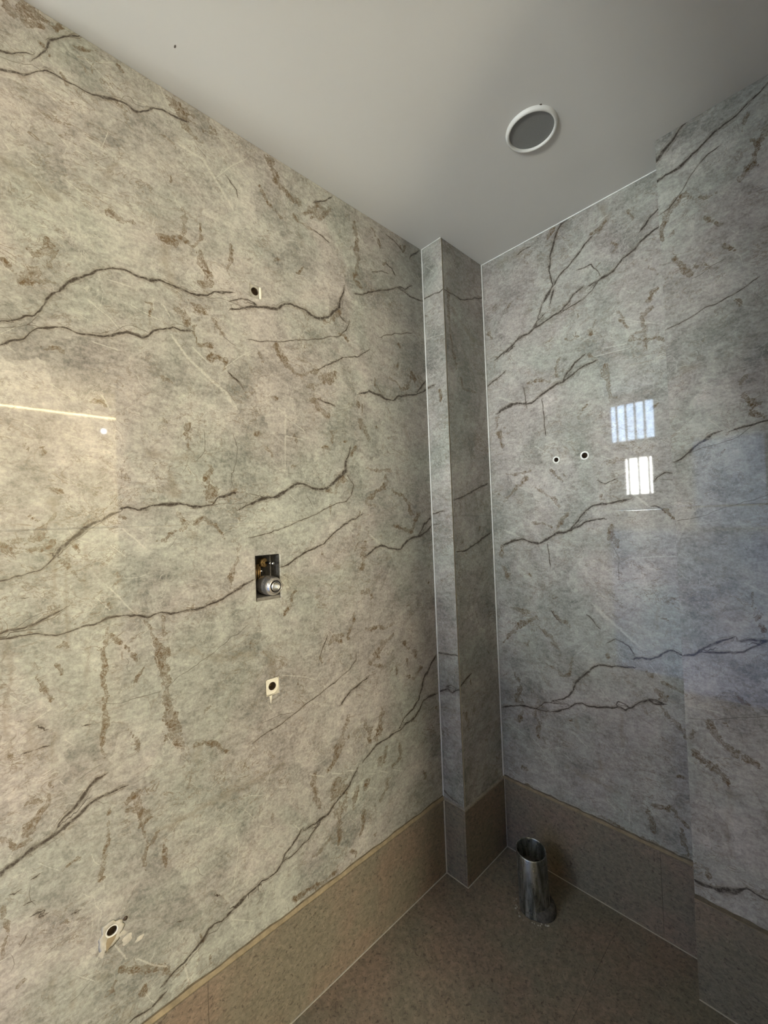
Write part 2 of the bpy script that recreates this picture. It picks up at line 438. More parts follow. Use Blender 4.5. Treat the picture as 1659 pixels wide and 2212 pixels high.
# ------------------------------------------------------------------ traced marble print
# each line: kind (D dark vein, B brown breccia, C soft stain, W pale scratch) + surface
# (L left wall, A / B column faces, R back wall, P projection), then u,z in mm and half width in 0.1 mm
VEINS = """
DL -1529,2680,20 -1541,2671,28 -1556,2659,24 -1574,2640,24 -1584,2626,25 -1598,2596,18 -1609,2575,14 -1623,2550,7
DL -1675,2533,16 -1665,2536,19 -1652,2544,11 -1636,2554,11 -1620,2564,9
DL -1675,2521,8 -1660,2522,8 -1642,2530,8 -1628,2537,8 -1612,2538,9
DL -1675,2488,25 -1663,2496,34 -1647,2504,31 -1634,2508,21 -1621,2523,9 -1610,2534,14 -1596,2545,32 -1584,2548,31 -1567,2549,14 -1552,2548,19 -1531,2547,23 -1507,2551,28 -1487,2557,45 -1467,2566,49 -1450,2574,38 -1433,2575,36 -1416,2568,31 -1405,2573,28 -1383,2592,20 -1375,2606,24 -1348,2619,31 -1328,2617,39 -1308,2622,38 -1292,2626,27
DL -1450,2576,5 -1440,2594,7 -1426,2599,11 -1415,2587,11 -1397,2591,9 -1375,2608,8
BL -1663,2654,65 -1653,2641,88 -1640,2632,56 -1622,2635,86 -1602,2643,64
BL -1629,2657,131 -1610,2662,112 -1597,2663,92
BL -1328,2655,88 -1300,2643,116 -1274,2650,81
BL -1222,2643,123 -1204,2640,94
BL -1300,2611,59 -1288,2601,59 -1272,2594,45
DL -1262,2564,12 -1243,2552,12
DL -1180,2528,13 -1152,2505,13 -1148,2488,12
BL -1307,2371,35 -1305,2332,47 -1304,2298,35
BL -1259,2350,19 -1260,2304,21 -1280,2269,21
BL -1368,2265,46 -1337,2270,71 -1297,2277,73
BL -1483,2272,45 -1460,2267,68 -1429,2272,34
BL -1172,2329,27 -1168,2289,27
BL -1637,2121,38 -1621,2113,56 -1602,2125,66 -1588,2120,60
BL -1602,2153,52 -1596,2134,70
CL -1678,2296,49 -1663,2287,59 -1640,2279,60 -1613,2269,72 -1586,2258,52
CL -1482,2335,43 -1478,2364,37 -1457,2407,28
WL -1521,2628,15 -1505,2620,15 -1489,2612,15 -1473,2600,15 -1462,2588,15
WL -1592,2416,13 -1578,2405,13 -1561,2393,13
WL -1642,2320,12 -1622,2310,12
WL -1562,2307,13 -1530,2291,13
WL -1503,2383,14 -1487,2379,14
WL -1672,2336,11 -1662,2322,11
WL -1527,2432,14 -1503,2428,14
WL -1479,2474,9 -1493,2426,9
WL -1358,2677,17 -1340,2642,17
WL -1540,2390,13 -1525,2388,14
WL -1310,2544,39 -1247,2541,54 -1195,2477,55 -1168,2444,50
WL -1213,2505,10 -1164,2569,11 -1114,2620,12
BL -1038,2657,91 -1017,2628,109 -1007,2608,92 -984,2594,74 -961,2579,56 -932,2573,74
DL -868,2608,21 -827,2633,20 -792,2661,24
BL -914,2550,51 -862,2580,90 -876,2552,95 -836,2576,71 -801,2611,85 -848,2604,71
BL -952,2521,44 -922,2508,59 -885,2504,51
DL -872,2507,15 -839,2502,31 -813,2495,16
BL -1074,2551,41 -1059,2529,48 -1032,2507,56 -1000,2487,50
BL -685,2620,66 -683,2572,95 -685,2524,87 -675,2492,69 -685,2440,80 -695,2401,87 -665,2382,66
BL -596,2642,109 -581,2618,110 -557,2597,70
DL -519,2652,19 -466,2643,20 -434,2631,21
BL -434,2637,83 -421,2623,44 -400,2659,65
DL -378,2611,45 -352,2642,47 -320,2666,31
BL -543,2527,63 -530,2539,40
DL -526,2531,19 -491,2522,20 -478,2501,21
DL -605,2465,13 -554,2485,14 -519,2492,15
DL -697,2346,27 -666,2351,31 -634,2369,33 -626,2378,23 -575,2399,25 -523,2419,23 -486,2446,23 -448,2465,37 -420,2463,27 -380,2491,31
DL -467,2453,19 -421,2447,24 -383,2443,28 -343,2443,26 -310,2451,23
DA -2,2458,17 37,2459,21 72,2458,28 93,2453,21 114,2458,17
DB -289,2460,15 -253,2456,20 -220,2461,20 -186,2455,33 -139,2469,25 -64,2499,25 -4,2523,25
DL -1176,2155,13 -1147,2175,14 -1122,2176,22 -1097,2172,23
DL -1177,2129,18 -1148,2144,36 -1113,2160,43 -1076,2172,42 -1055,2172,57 -1022,2185,51 -998,2204,37 -975,2215,38 -951,2215,50 -927,2213,53 -897,2201,59 -865,2203,69 -824,2218,50 -803,2245,42 -774,2268,61 -769,2298,62 -753,2327,34 -745,2353,29
BL -839,2197,64 -818,2198,50 -804,2225,83 -775,2251,52
DL -772,2240,16 -747,2225,16
DL -729,2234,14 -741,2198,13 -771,2166,10 -814,2152,11 -868,2129,11 -919,2112,11 -968,2096,10 -1009,2081,10 -1059,2067,10 -1126,2053,10
DL -572,2216,12 -532,2236,12 -478,2255,13 -392,2283,13
DL -879,2017,15 -838,2043,20 -804,2065,21 -775,2083,21 -731,2098,19 -685,2117,22 -661,2134,22 -637,2148,17
BL -1037,2062,62 -1021,2036,78 -1000,2011,44 -972,1992,43 -942,1982,37 -885,2011,40
BL -931,1953,53 -887,1962,56 -847,1986,73 -813,2015,82 -873,1992,52
BL -1091,2028,29 -1082,2001,34
BL -542,2061,31 -489,2053,34 -463,2032,39 -425,2046,82 -402,2110,37 -384,2081,62
BL -610,2047,59 -611,2016,50
DL -313,2095,34 -345,2062,33 -372,2036,32
DL -692,1971,40 -645,1986,44 -596,1982,43 -555,1974,36 -511,1976,43 -492,1992,31 -446,2010,38 -378,2022,39 -315,2057,35
DA -8,2063,32 41,2067,31
BB -269,2464,59 -269,2376,82 -265,2277,70 -239,2183,71 -227,2118,71
CB -236,2387,48 -183,2342,73 -115,2305,70 -28,2300,54
BB -200,2096,72 -191,2056,63 -96,2060,33
WA 66,2504,21 93,2459,21
WA 26,2591,19 60,2555,18
WA 95,2578,19 111,2558,19
CA 92,2439,41 102,2395,41
WA 10,2280,24 45,2278,23 96,2271,22
DR 426,2367,36 444,2414,53
DR 513,2679,56 483,2670,48 462,2635,46 449,2596,46 436,2564,54 430,2520,33 435,2471,32 438,2440,26 424,2407,28 391,2382,23 369,2328,23
DR 596,2557,52 571,2541,44 549,2516,53 519,2493,36 481,2473,36 454,2452,46 437,2432,37 400,2394,28
BR 641,2590,67 627,2570,60 600,2570,58
CR 631,2660,140 654,2604,96
DR 816,2478,30 788,2470,38 764,2456,38 746,2439,39 703,2426,40 670,2393,40 644,2388,48 618,2382,40 584,2375,33
DR 618,2382,16 590,2351,17 547,2333,17 504,2321,17 466,2313,17
DR 556,2377,25 520,2366,43 497,2342,35 459,2316,44 404,2306,36 363,2294,37 329,2279,46 277,2273,57 249,2253,49 216,2236,39 164,2218,40
DR 393,2330,46 364,2314,38 350,2295,28
DR 819,2538,45 790,2522,54 766,2498,54
DP 847,2608,72 871,2631,57 896,2649,49 916,2669,35 940,2684,28
DP 846,2542,43 872,2552,42 916,2556,48 940,2572,47 972,2584,46 999,2599,46 1020,2605,39 1046,2614,38 1070,2628,37 1090,2639,31 1117,2654,30
BP 882,2440,100 892,2452,101 916,2455,76 943,2434,28 974,2424,30 1000,2422,24
DP 852,2437,14 877,2443,14 917,2478,13 937,2511,13 961,2535,13 979,2546,13 1003,2552,13
BP 867,2437,51 870,2400,74 854,2379,75 858,2347,40
BP 962,2366,23 983,2343,27 1000,2323,26
BP 1005,2263,33 1021,2241,36 1037,2231,20
BP 880,2283,35 902,2249,42 924,2205,41
DP 932,2195,12 969,2212,12 1003,2217,12
BP 1109,2536,86 1093,2516,108 1083,2471,93 1071,2453,102 1050,2434,119
BP 1069,2602,44 1060,2566,33
DP 1074,2134,11 1040,2115,11 1007,2105,12 981,2096,12 955,2096,12 923,2080,12 855,2065,13
BR 801,2261,71 777,2238,72
BR 809,2316,34 783,2361,35
BR 782,2210,71 764,2191,50
CR 204,2644,151 295,2641,129 321,2653,113
BR 428,2653,98 445,2667,68
DR 295,2641,20 347,2648,20
DR 546,2458,16 594,2450,13 619,2403,11
BR 673,2461,71 687,2482,45 669,2505,32
BR 682,2236,41 692,2191,56 709,2164,38
BR 483,2201,34 505,2187,38 530,2193,41
BR 719,2120,63 754,2102,33 793,2095,26 820,2079,24
BR 131,2349,56 140,2320,56
BR 758,2199,37 756,2147,23 764,2065,34
WR 625,2117,22 695,2108,21
WR 681,2209,19 751,2169,19 817,2138,19
WR 655,2611,25 615,2598,26
WP 937,2511,20 960,2519,20
BR 729,2590,29 736,2552,29
BR 598,2233,38 582,2189,46
DL -1682,1943,20 -1667,1946,20 -1655,1956,15 -1642,1965,17 -1626,1970,19 -1615,1986,18 -1604,2011,23 -1594,2034,32 -1587,2040,16
DL -1582,2045,31 -1569,2062,38 -1552,2080,44 -1530,2099,42 -1508,2117,31 -1489,2128,18 -1466,2140,20 -1449,2144,31 -1432,2138,27 -1415,2135,35 -1393,2142,43 -1371,2147,36 -1348,2145,28 -1316,2146,24 -1292,2140,29 -1267,2143,46 -1245,2152,25 -1222,2169,26 -1200,2174,47 -1171,2185,19
DL -1245,2145,9 -1214,2151,10 -1186,2154,10 -1158,2152,11 -1129,2147,11
DL -1128,2176,17 -1098,2174,23
DL -1682,1931,7 -1662,1934,7 -1645,1942,7 -1624,1947,7 -1613,1948,7
DL -1637,1950,6 -1629,1959,5 -1620,1974,5
DL -1683,1894,12 -1670,1904,31 -1655,1911,27 -1642,1915,19 -1632,1927,8 -1618,1945,9 -1602,1953,44 -1591,1958,25 -1574,1959,15 -1554,1956,23 -1530,1959,23 -1505,1963,31 -1486,1968,41 -1466,1977,38 -1449,1984,24 -1432,1983,21 -1418,1979,29 -1404,1989,24 -1389,2005,25 -1362,2021,20 -1339,2030,26 -1319,2028,27 -1297,2034,22
DL -1472,1981,7 -1455,1998,7 -1438,2006,8 -1424,2005,9 -1407,2000,9
DL -1339,2038,9 -1315,2044,9 -1293,2037,10
BL -1680,2072,22 -1666,2064,55 -1653,2055,55 -1635,2062,64 -1619,2079,68 -1602,2093,56 -1594,2110,38
BL -1648,2040,52 -1625,2047,43 -1603,2061,28 -1589,2062,15
BL -1596,2131,39 -1588,2124,40
CL -1357,2241,90 -1350,2193,101 -1343,2162,92 -1336,2139,83 -1325,2122,73
BL -1259,2260,51 -1252,2228,75 -1248,2198,121 -1249,2175,117
BL -1167,2313,25 -1173,2277,23 -1189,2234,22
BL -1322,2076,86 -1306,2068,98 -1303,2052,69
BL -1293,2107,34 -1264,2103,41 -1238,2089,42 -1221,2067,79 -1203,2045,53
BL -1282,2058,39 -1291,2034,31 -1279,2002,35 -1240,2003,29
DL -1204,2040,11 -1171,2028,11
BL -1250,1970,36 -1201,1982,36 -1206,1949,27
DL -1188,1941,16 -1165,1925,21 -1151,1905,21
BL -1310,1772,29 -1309,1738,41 -1307,1709,25
DL -1264,1760,9 -1262,1730,9 -1266,1704,8 -1288,1680,8
CL -1410,1683,50 -1370,1682,51 -1316,1682,63 -1291,1697,29
CL -1371,1654,61 -1356,1634,70 -1349,1606,116 -1350,1577,115
BL -1267,1678,22 -1254,1657,26 -1264,1634,64 -1252,1604,110 -1252,1578,86
DL -1180,1757,10 -1171,1721,10 -1177,1684,9 -1188,1647,9 -1193,1606,9
BL -1645,1691,35 -1641,1674,20
BL -1617,1683,22 -1616,1666,19
CL -1602,1563,54 -1603,1549,54
DL -1471,1549,15 -1455,1552,27 -1434,1545,23 -1406,1552,28 -1377,1556,32 -1343,1556,29 -1307,1553,21 -1279,1551,39 -1257,1556,30
WL -1524,2038,12 -1504,2024,12 -1485,2012,13 -1467,1991,12
WL -1361,2080,28 -1350,2063,28
WL -1434,2056,13 -1380,2041,14
WL -1483,2105,13 -1440,2104,13
WL -1598,1825,11 -1562,1800,11
WL -1645,1730,10 -1630,1720,10
WL -1575,1716,11 -1534,1704,11
WL -1504,1818,11 -1489,1788,11
WL -1340,2003,42 -1305,1956,48 -1252,1916,49 -1199,1877,77 -1172,1841,77
WL -1288,1987,15 -1250,1956,15
WL -1518,1942,12 -1470,1936,12
WL -1541,1999,12 -1532,1994,12
WL -1433,1787,12 -1424,1785,12
WL -1206,1949,12 -1153,1998,13 -1113,2027,13
DL -1321,1554,17 -1297,1549,25 -1272,1552,34 -1251,1557,22 -1233,1575,26 -1210,1583,40 -1182,1590,32
DL -1251,1555,9 -1211,1561,9 -1174,1559,9 -1150,1562,9
DL -1149,1586,9 -1119,1585,9 -1094,1581,10
DL -1172,1543,18 -1150,1553,32 -1125,1564,47 -1099,1576,57 -1073,1581,48 -1046,1583,54 -1018,1597,60 -995,1615,56 -977,1623,55 -948,1623,53 -918,1612,38 -887,1605,48 -854,1611,72 -827,1634,59 -798,1657,66 -769,1678,94 -768,1709,70 -756,1732,35 -747,1762,28
BL -861,1600,54 -828,1601,57 -813,1629,94 -784,1652,91
DL -763,1659,14 -739,1626,15 -748,1591,14 -770,1571,12 -809,1563,11 -844,1549,11 -896,1526,11 -952,1509,10 -994,1497,10 -1045,1477,10 -1088,1467,10 -1138,1460,9
DL -1044,1360,20 -1027,1363,26 -998,1380,32 -975,1388,32 -951,1401,33 -926,1407,33 -881,1425,29 -848,1450,30 -813,1470,36 -799,1480,30 -741,1504,24 -703,1520,19
DL -1328,1279,16 -1305,1271,25 -1288,1273,22 -1271,1281,22 -1245,1285,23 -1228,1291,28 -1205,1303,24 -1181,1313,29 -1152,1327,29 -1133,1334,19
BL -676,1692,37 -633,1686,37 -592,1685,43 -532,1685,25
BL -576,1667,66 -560,1644,81 -604,1618,84 -645,1593,67 -678,1569,67
BL -536,1613,37 -484,1589,48 -449,1558,71 -432,1525,65
BL -678,1563,77 -631,1552,50
DL -688,1369,47 -648,1389,59 -607,1399,42 -574,1387,31 -531,1378,43 -500,1379,51 -467,1405,70 -428,1419,57 -389,1426,58 -348,1441,49 -317,1460,43
DL -389,1436,27 -357,1471,45 -319,1500,45
BL -535,1471,32 -482,1460,34 -437,1442,43 -415,1480,93 -394,1518,66
DA -2,1517,21 65,1526,20
DB -285,1569,21 -243,1578,34 -197,1596,47 -137,1614,35 -35,1645,49
DB -278,1353,20 -214,1354,34 -154,1373,40 -92,1397,56 -26,1421,38
BA 67,2037,67 72,1998,58
DA -4,1466,17 34,1470,17
BL -693,1413,76 -703,1373,95 -705,1328,68
BL -717,1238,42 -686,1239,59 -672,1214,72
BL -699,1918,77 -699,1935,54
BL -687,1867,119 -673,1833,120 -659,1805,56
BL -725,1764,42 -741,1734,34
BL -850,1866,85 -863,1881,83 -912,1910,46 -874,1916,33
DL -874,1914,24 -842,1911,31 -815,1906,19
BL -819,1799,103 -821,1771,68
BL -1108,1771,50 -1093,1768,41
BL -1089,1739,27 -1063,1710,27
DL -1182,1762,10 -1169,1727,10 -1180,1676,9 -1192,1643,9 -1189,1607,9
BL -1256,1666,27 -1250,1645,26 -1262,1631,64 -1252,1605,109 -1254,1583,97
BL -1298,1510,42 -1273,1516,30 -1240,1491,35 -1214,1464,31 -1182,1448,22
CL -1293,1493,83 -1299,1477,62
BL -1177,1448,28 -1173,1434,38 -1191,1386,47 -1199,1351,33 -1204,1316,23
DL -937,1583,12 -917,1552,12
BL -843,1552,33 -842,1520,27
CL -826,1335,88 -812,1339,59
BL -1032,1215,34 -1018,1232,34 -1003,1259,29 -991,1277,23
BL -809,1104,49 -850,1097,64 -870,1075,54
BL -782,1082,57 -781,1104,58 -765,1134,51 -757,1166,37
BL -843,1096,36 -817,1079,37
DL -909,1053,13 -889,1085,13 -875,1108,13
BL -701,1099,36 -662,1097,35 -606,1085,43 -564,1089,34
BL -566,1053,64 -609,1033,97 -651,1013,95
BL -507,1010,43 -473,977,51
WL -1031,1859,17 -987,1826,18 -941,1801,18
WL -1012,1777,16 -948,1771,16
WL -568,1828,18 -497,1839,19
WL -661,1440,48 -622,1408,71
WL -1002,1587,17 -985,1572,17
WL -1009,1858,17 -1016,1667,17
CL -433,1830,58 -459,1879,57
DR 161,1967,45 192,1980,88 228,1991,83 269,1989,46 309,1976,46 341,1980,57 373,2002,57 403,2016,56 433,2026,54 469,2031,54 490,2043,46 515,2057,46 545,2069,44 578,2073,43 591,2077,29
DR 466,2036,23 485,2066,39 513,2095,39 548,2116,30
DR 117,2102,29 155,2124,38 201,2147,37
DR 205,2228,37 248,2242,36
BR 442,2056,70 436,2094,76 453,2132,78
BR 412,2043,34 368,2062,29 314,2069,31
BR 621,2053,62 622,2020,135 630,1985,104 634,1944,41 639,1923,29 657,1919,32
BR 155,1944,91 154,1912,73
BR 169,1862,130 176,1821,108
DR 304,1959,16 292,2045,16
BR 187,1690,47 229,1681,39 279,1684,46 311,1684,38
BR 286,1653,79 243,1626,102 199,1583,104 172,1562,50
BR 331,1607,51 375,1582,65 404,1555,90 424,1525,71
DR 462,1429,20 483,1453,34 512,1486,40 532,1506,40 559,1522,40 597,1526,39 627,1531,32 657,1532,45 680,1540,44
DR 162,1366,47 206,1382,61 249,1393,46 288,1379,38 327,1372,51 358,1383,57 389,1405,57 426,1419,56 461,1426,55 489,1439,47 517,1456,40 550,1466,40 594,1470,33
DR 762,1593,23 776,1610,29 797,1623,24 828,1620,24
DR 766,1605,12 791,1599,12 821,1594,12
BR 412,1426,43 428,1461,70 451,1496,49
BR 308,1464,37 354,1459,29 391,1441,29
BR 623,1443,42 616,1418,91 627,1385,93 638,1366,63
DR 625,1359,12 641,1321,12 634,1289,12 635,1244,12
BR 149,1357,89 151,1310,89
BR 157,1263,90 181,1210,89
BR 166,1084,42 208,1074,41 258,1073,46 305,1079,37
BR 289,1055,70 247,1019,70 196,989,72
BR 395,1678,70 423,1653,55 450,1629,34
BR 586,1557,50 591,1543,37
DR 582,1617,13 606,1601,13 643,1617,13
DR 374,1088,16 408,1050,16
DP 860,1648,22 876,1653,43 894,1666,36 917,1689,36 938,1704,41 955,1712,46 972,1719,26
DP 1003,1716,20 1023,1722,30 1045,1723,30 1060,1727,34 1078,1730,34
DP 894,1666,11 937,1681,10 978,1685,10 1010,1695,10 1041,1719,10
BP 1024,1846,49 1040,1862,39
BP 1027,1816,39 1044,1782,65 1059,1783,39
BP 1043,1753,60 1071,1742,28
CP 923,1923,79 884,1932,38
DP 854,1460,11 885,1465,11 920,1474,10 962,1490,10 1002,1501,10 1032,1511,10 1069,1524,9
BR 787,1500,40 811,1481,33 818,1466,32
DR 761,1508,18 784,1498,18
BP 1028,1246,25 1019,1215,28 1033,1198,36 1040,1179,43
CP 901,1338,66 943,1334,41
WR 592,2095,21 700,2090,20
WR 178,2034,52 237,2001,73
WR 388,1998,20 409,1971,20
WR 174,1428,57 224,1409,79
WR 599,1707,19 635,1689,19
WP 949,1757,14 972,1732,13
WR 682,1323,19 753,1331,18 815,1335,18
WR 755,1499,18 784,1501,18
WR 541,1136,50 583,1089,70
WP 1015,1274,25 1057,1248,24
WR 332,1789,21 383,1752,21
WR 698,1555,42 740,1515,53
DR 371,1973,15 380,1905,15 380,1832,15
DR 369,1368,15 376,1275,15
DL -1595,1449,32 -1585,1462,49 -1568,1477,50 -1547,1499,58 -1532,1509,60 -1513,1520,43 -1494,1532,29 -1471,1542,15
DL -1605,1432,6 -1579,1458,7 -1550,1487,7 -1520,1509,7 -1488,1532,7
DL -1595,1449,19 -1604,1434,13 -1615,1420,10 -1629,1411,10 -1660,1405,10 -1677,1402,10 -1689,1399,13
DL -1434,1545,27 -1413,1543,20
BL -1688,1472,44 -1674,1458,60 -1661,1451,49 -1644,1456,27 -1623,1458,24 -1601,1470,20
BL -1633,1486,65 -1620,1495,62 -1611,1512,59 -1603,1529,44 -1597,1543,29
BL -1640,1533,13 -1625,1519,22
DL -1690,1277,23 -1676,1277,20 -1659,1281,23 -1646,1280,20 -1615,1273,17 -1593,1270,14 -1574,1269,14 -1548,1276,22 -1530,1277,26 -1518,1284,22 -1502,1289,23 -1480,1288,19 -1460,1287,30 -1437,1283,34 -1419,1275,31 -1405,1279,20 -1384,1280,20 -1354,1275,21 -1330,1277,21 -1303,1271,30 -1282,1275,22
DL -1690,1290,16 -1676,1295,16 -1658,1298,17 -1641,1297,20 -1625,1301,27 -1615,1308,20 -1604,1317,21 -1593,1321,17 -1581,1327,14
DL -1651,1291,7 -1628,1297,7 -1606,1306,7 -1584,1323,7
DL -1690,1293,7 -1666,1299,7 -1641,1312,7 -1617,1322,7 -1595,1331,7
BL -1599,1247,25 -1588,1249,43 -1577,1241,16
BL -1507,1266,22 -1509,1233,22 -1512,1197,19 -1512,1161,25 -1508,1124,25 -1506,1094,23 -1510,1055,38 -1516,1022,35 -1522,988,26 -1516,968,17
BL -1427,1269,23 -1413,1235,42 -1403,1210,68 -1393,1184,86 -1386,1158,81 -1385,1126,65 -1386,1095,82 -1379,1062,98 -1371,1027,99 -1365,989,112 -1362,956,122 -1347,935,66 -1340,920,34
BL -1382,1268,25 -1379,1244,30 -1379,1220,52 -1396,1224,31
BL -1375,1187,30 -1373,1167,30
CL -1368,1166,30 -1345,1174,33 -1310,1160,28 -1277,1143,40 -1243,1126,53 -1199,1120,46 -1152,1122,48
BL -1312,917,43 -1288,912,40 -1250,889,30 -1225,864,25
CL -1304,898,65 -1305,869,65
BL -1463,1009,15 -1453,987,22 -1447,955,26
DL -1506,1090,7 -1477,1083,8 -1454,1085,8 -1424,1083,8 -1399,1081,8
DL -1159,1203,10 -1197,1181,10 -1229,1162,10 -1265,1144,9 -1298,1130,9 -1327,1119,9 -1354,1106,9 -1377,1088,9
BL -1497,1251,13 -1475,1222,16
BL -1468,1213,11 -1442,1178,13
BL -1635,1185,15 -1622,1158,15 -1609,1130,13
BL -1600,1201,13 -1591,1183,13
BL -1566,1402,19 -1544,1382,26
BL -1594,1430,16 -1574,1412,16
BL -1336,1536,40 -1324,1511,59 -1329,1490,28
BL -1345,1483,29 -1375,1464,32 -1401,1461,40
DL -1662,1283,18 -1660,1282,18
DL -1625,1301,21 -1623,1300,21
DL -1627,1078,28 -1624,1076,28
DL -1547,1056,26 -1545,1056,26
DL -1627,1037,21 -1624,1037,21
DL -1653,1359,13 -1652,1359,13
DL -1652,1036,17 -1650,1036,17
WL -1466,1496,21 -1446,1476,25 -1423,1451,18
WL -1492,1458,10 -1464,1431,11
WL -1498,1358,16 -1479,1335,20 -1466,1314,23 -1448,1292,17
WL -1523,1338,10 -1499,1308,10
WL -1641,1094,10 -1612,1111,11
CL -1603,1470,14 -1604,1360,14
CL -1576,1458,14 -1580,1232,14
CL -1540,1459,21 -1542,1344,15
CL -1678,1268,15 -1682,1020,15
CL -1610,1060,22 -1610,990,20
CL -1644,1092,54 -1645,1004,55
CL -1543,1241,15 -1544,1149,15
DL -1221,438,29 -1201,444,41 -1177,447,41 -1153,450,36 -1134,455,29 -1114,450,24 -1093,458,38 -1077,465,45 -1061,472,32 -1045,472,19 -1011,477,20 -976,490,21 -946,510,21 -933,516,28
DL -1066,475,33 -1055,492,33 -1038,502,40 -1018,515,47 -1001,529,27
DL -992,523,20 -969,527,32 -945,525,33 -920,530,47 -895,530,43 -869,548,37 -852,561,37 -828,570,45 -807,582,47 -796,598,39 -770,614,32 -762,627,16
DL -733,637,32 -702,652,40 -670,668,39 -630,670,38 -589,675,40 -546,680,42 -519,688,43 -463,700,46 -429,719,49 -403,749,47 -343,750,41 -322,750,33
DL -554,689,18 -517,718,27 -471,733,37 -436,760,50 -410,802,51 -398,837,61 -367,861,60 -340,887,61 -318,905,51
DL -483,688,24 -444,712,39
DA -6,916,29 35,919,35 77,926,27 105,927,21
DA -10,741,25 19,764,43 44,772,45 69,766,34 94,782,29 114,792,24
DA 37,780,12 70,795,14 94,789,16
DB -295,800,31 -255,817,51 -221,827,41
BB -265,678,109 -248,607,89
BA 3,619,57 16,544,47
DA -20,345,20 21,323,19 70,319,18
DL -825,872,50 -807,885,43 -778,901,42 -749,909,28 -704,926,29
DL -1147,862,11 -1120,870,11 -1078,878,11 -1035,891,12 -989,905,12 -953,918,12 -904,933,13 -851,949,13 -817,966,13 -786,974,14 -759,1000,15 -751,1020,15
DL -1123,910,10 -1077,911,10 -1018,905,11
BL -800,821,52 -804,801,53 -826,776,59 -827,740,130 -848,721,129 -862,696,73 -883,678,50 -896,668,36
BL -853,618,133 -847,590,168 -868,573,93
BL -945,680,65 -946,650,80 -942,603,75 -925,565,55
BL -843,530,190 -851,508,166 -853,467,74 -861,435,60 -862,410,37
BL -893,442,51 -912,437,72 -937,431,49 -961,430,27
BL -766,563,56 -781,527,80 -790,499,63
BL -644,796,40 -641,772,84 -651,735,106 -661,704,128 -670,685,68
BL -719,776,73 -706,727,75 -700,691,54
BL -558,624,70 -552,574,66 -586,564,60
BL -624,638,88 -634,607,155 -658,595,127
BL -622,515,64 -640,483,63 -665,461,53
BL -500,869,36 -455,853,72 -435,867,77 -414,887,68
BL -686,976,77 -654,996,98 -637,1010,80
BL -679,968,33 -632,950,39
BL -448,965,92 -441,932,93
BL -722,560,105 -738,539,58
BL -759,392,67 -743,427,58 -745,466,39
BL -430,467,86 -412,434,61
BL -1033,338,63 -988,334,39 -929,327,41 -865,329,37
BL -810,360,75 -791,333,51
BL -911,1054,29 -900,1025,35
CL -1245,755,77 -1218,760,63 -1153,752,65 -1088,751,56 -1051,759,41
CL -1234,1129,44 -1179,1120,45 -1141,1115,37
CL -1086,1106,105 -1083,1044,53
WL -957,685,23 -909,658,23
WL -877,655,24 -839,636,25
WL -808,633,27 -767,618,28
WL -706,578,22 -687,570,22
WL -660,569,26 -625,548,26
WL -588,542,27 -546,520,28
WL -1164,715,14 -1130,701,14
WL -1069,696,14 -1050,688,14
WL -1133,613,13 -1099,592,13
WL -1046,1027,14 -974,1004,14 -927,979,16 -907,999,20
WL -1025,561,12 -1003,533,12
WL -1214,598,12 -1182,579,12
DR 126,623,38 170,640,30 213,656,32 254,659,41 286,663,40 332,667,32
DR 286,669,13 326,699,14 371,708,15 421,723,14
DR 354,668,27 384,683,40 420,702,37 449,731,50 477,739,36 503,736,36 542,743,41 579,754,45 610,767,34 633,759,46 657,778,38 686,802,34 714,816,38 730,811,39 756,816,44
DR 598,767,11 617,788,12 634,784,14 645,774,14
DR 709,817,12 736,828,13 754,821,13
DR 356,715,20 393,733,26 423,751,36 441,777,37 457,815,43 475,837,47 503,867,52 523,889,53 549,905,51 587,913,33 617,916,34 646,917,32 669,925,31
DR 674,957,31 699,964,38 726,965,42 758,984,38 790,1011,40 810,1006,31 824,1000,31
DR 796,1015,12 810,994,12 824,989,12
DP 855,1038,21 875,1044,46 893,1054,32 906,1072,31 924,1088,42 949,1100,43 973,1113,28
DP 893,1053,15 927,1065,20 964,1072,20 999,1079,19 1018,1093,18 1044,1112,17
DP 992,1108,19 1015,1117,29 1030,1115,30 1051,1116,39
BP 909,850,42 920,823,66 932,802,44 955,785,45 985,776,82 1015,768,67
BP 942,861,79 950,848,65
DP 862,846,11 901,855,10 943,872,10 1042,908,10
BP 1029,1182,66 1042,1150,54
BP 871,743,74 904,725,58 936,707,57 946,681,37
BP 864,788,33 865,815,28
CP 946,671,32 947,612,43 937,547,37 945,472,40
BR 175,1085,33 233,1081,32 282,1075,63
BR 297,1055,87 255,1027,88 204,996,90 173,964,75 131,914,31
BR 310,1013,58 362,985,57 382,953,81 402,921,80
BR 235,941,59 251,936,59
BR 341,862,42 377,845,58 405,831,76 441,846,49 443,881,71 444,916,57
BR 378,1088,56 409,1064,63 443,1034,54
BR 206,768,65 217,740,82 190,695,129 205,669,119
BR 220,628,122 193,589,106
BR 277,645,63 290,605,69 288,545,50
DR 516,1092,15 556,1051,14
DR 585,997,12 616,1019,13 656,1004,14 672,976,13
BR 588,946,69 583,958,49
BR 760,891,46 795,882,51 823,867,51
BR 737,855,100 762,832,98 778,849,35
BR 713,923,47 734,903,53
BR 750,805,46 780,772,65 804,750,64 822,722,50
BR 208,382,93 224,381,92
CR 409,461,60 450,450,102 541,448,54 601,441,53
BR 713,448,40 766,460,56 808,422,55
BR 696,416,48 705,384,85 709,356,66
BR 793,397,51 801,361,81 814,328,66
BR 522,321,40 624,313,46 707,312,51 759,310,49 814,322,52
WR 541,1136,50 606,1079,55 674,1020,60 701,1000,53
WR 457,596,25 489,574,25
WR 557,808,22 581,781,22
WR 149,560,29 223,531,28
WR 263,526,28 301,499,28
WR 404,508,26 424,495,26
WP 855,886,17 931,888,16
WR 560,394,41 577,379,40
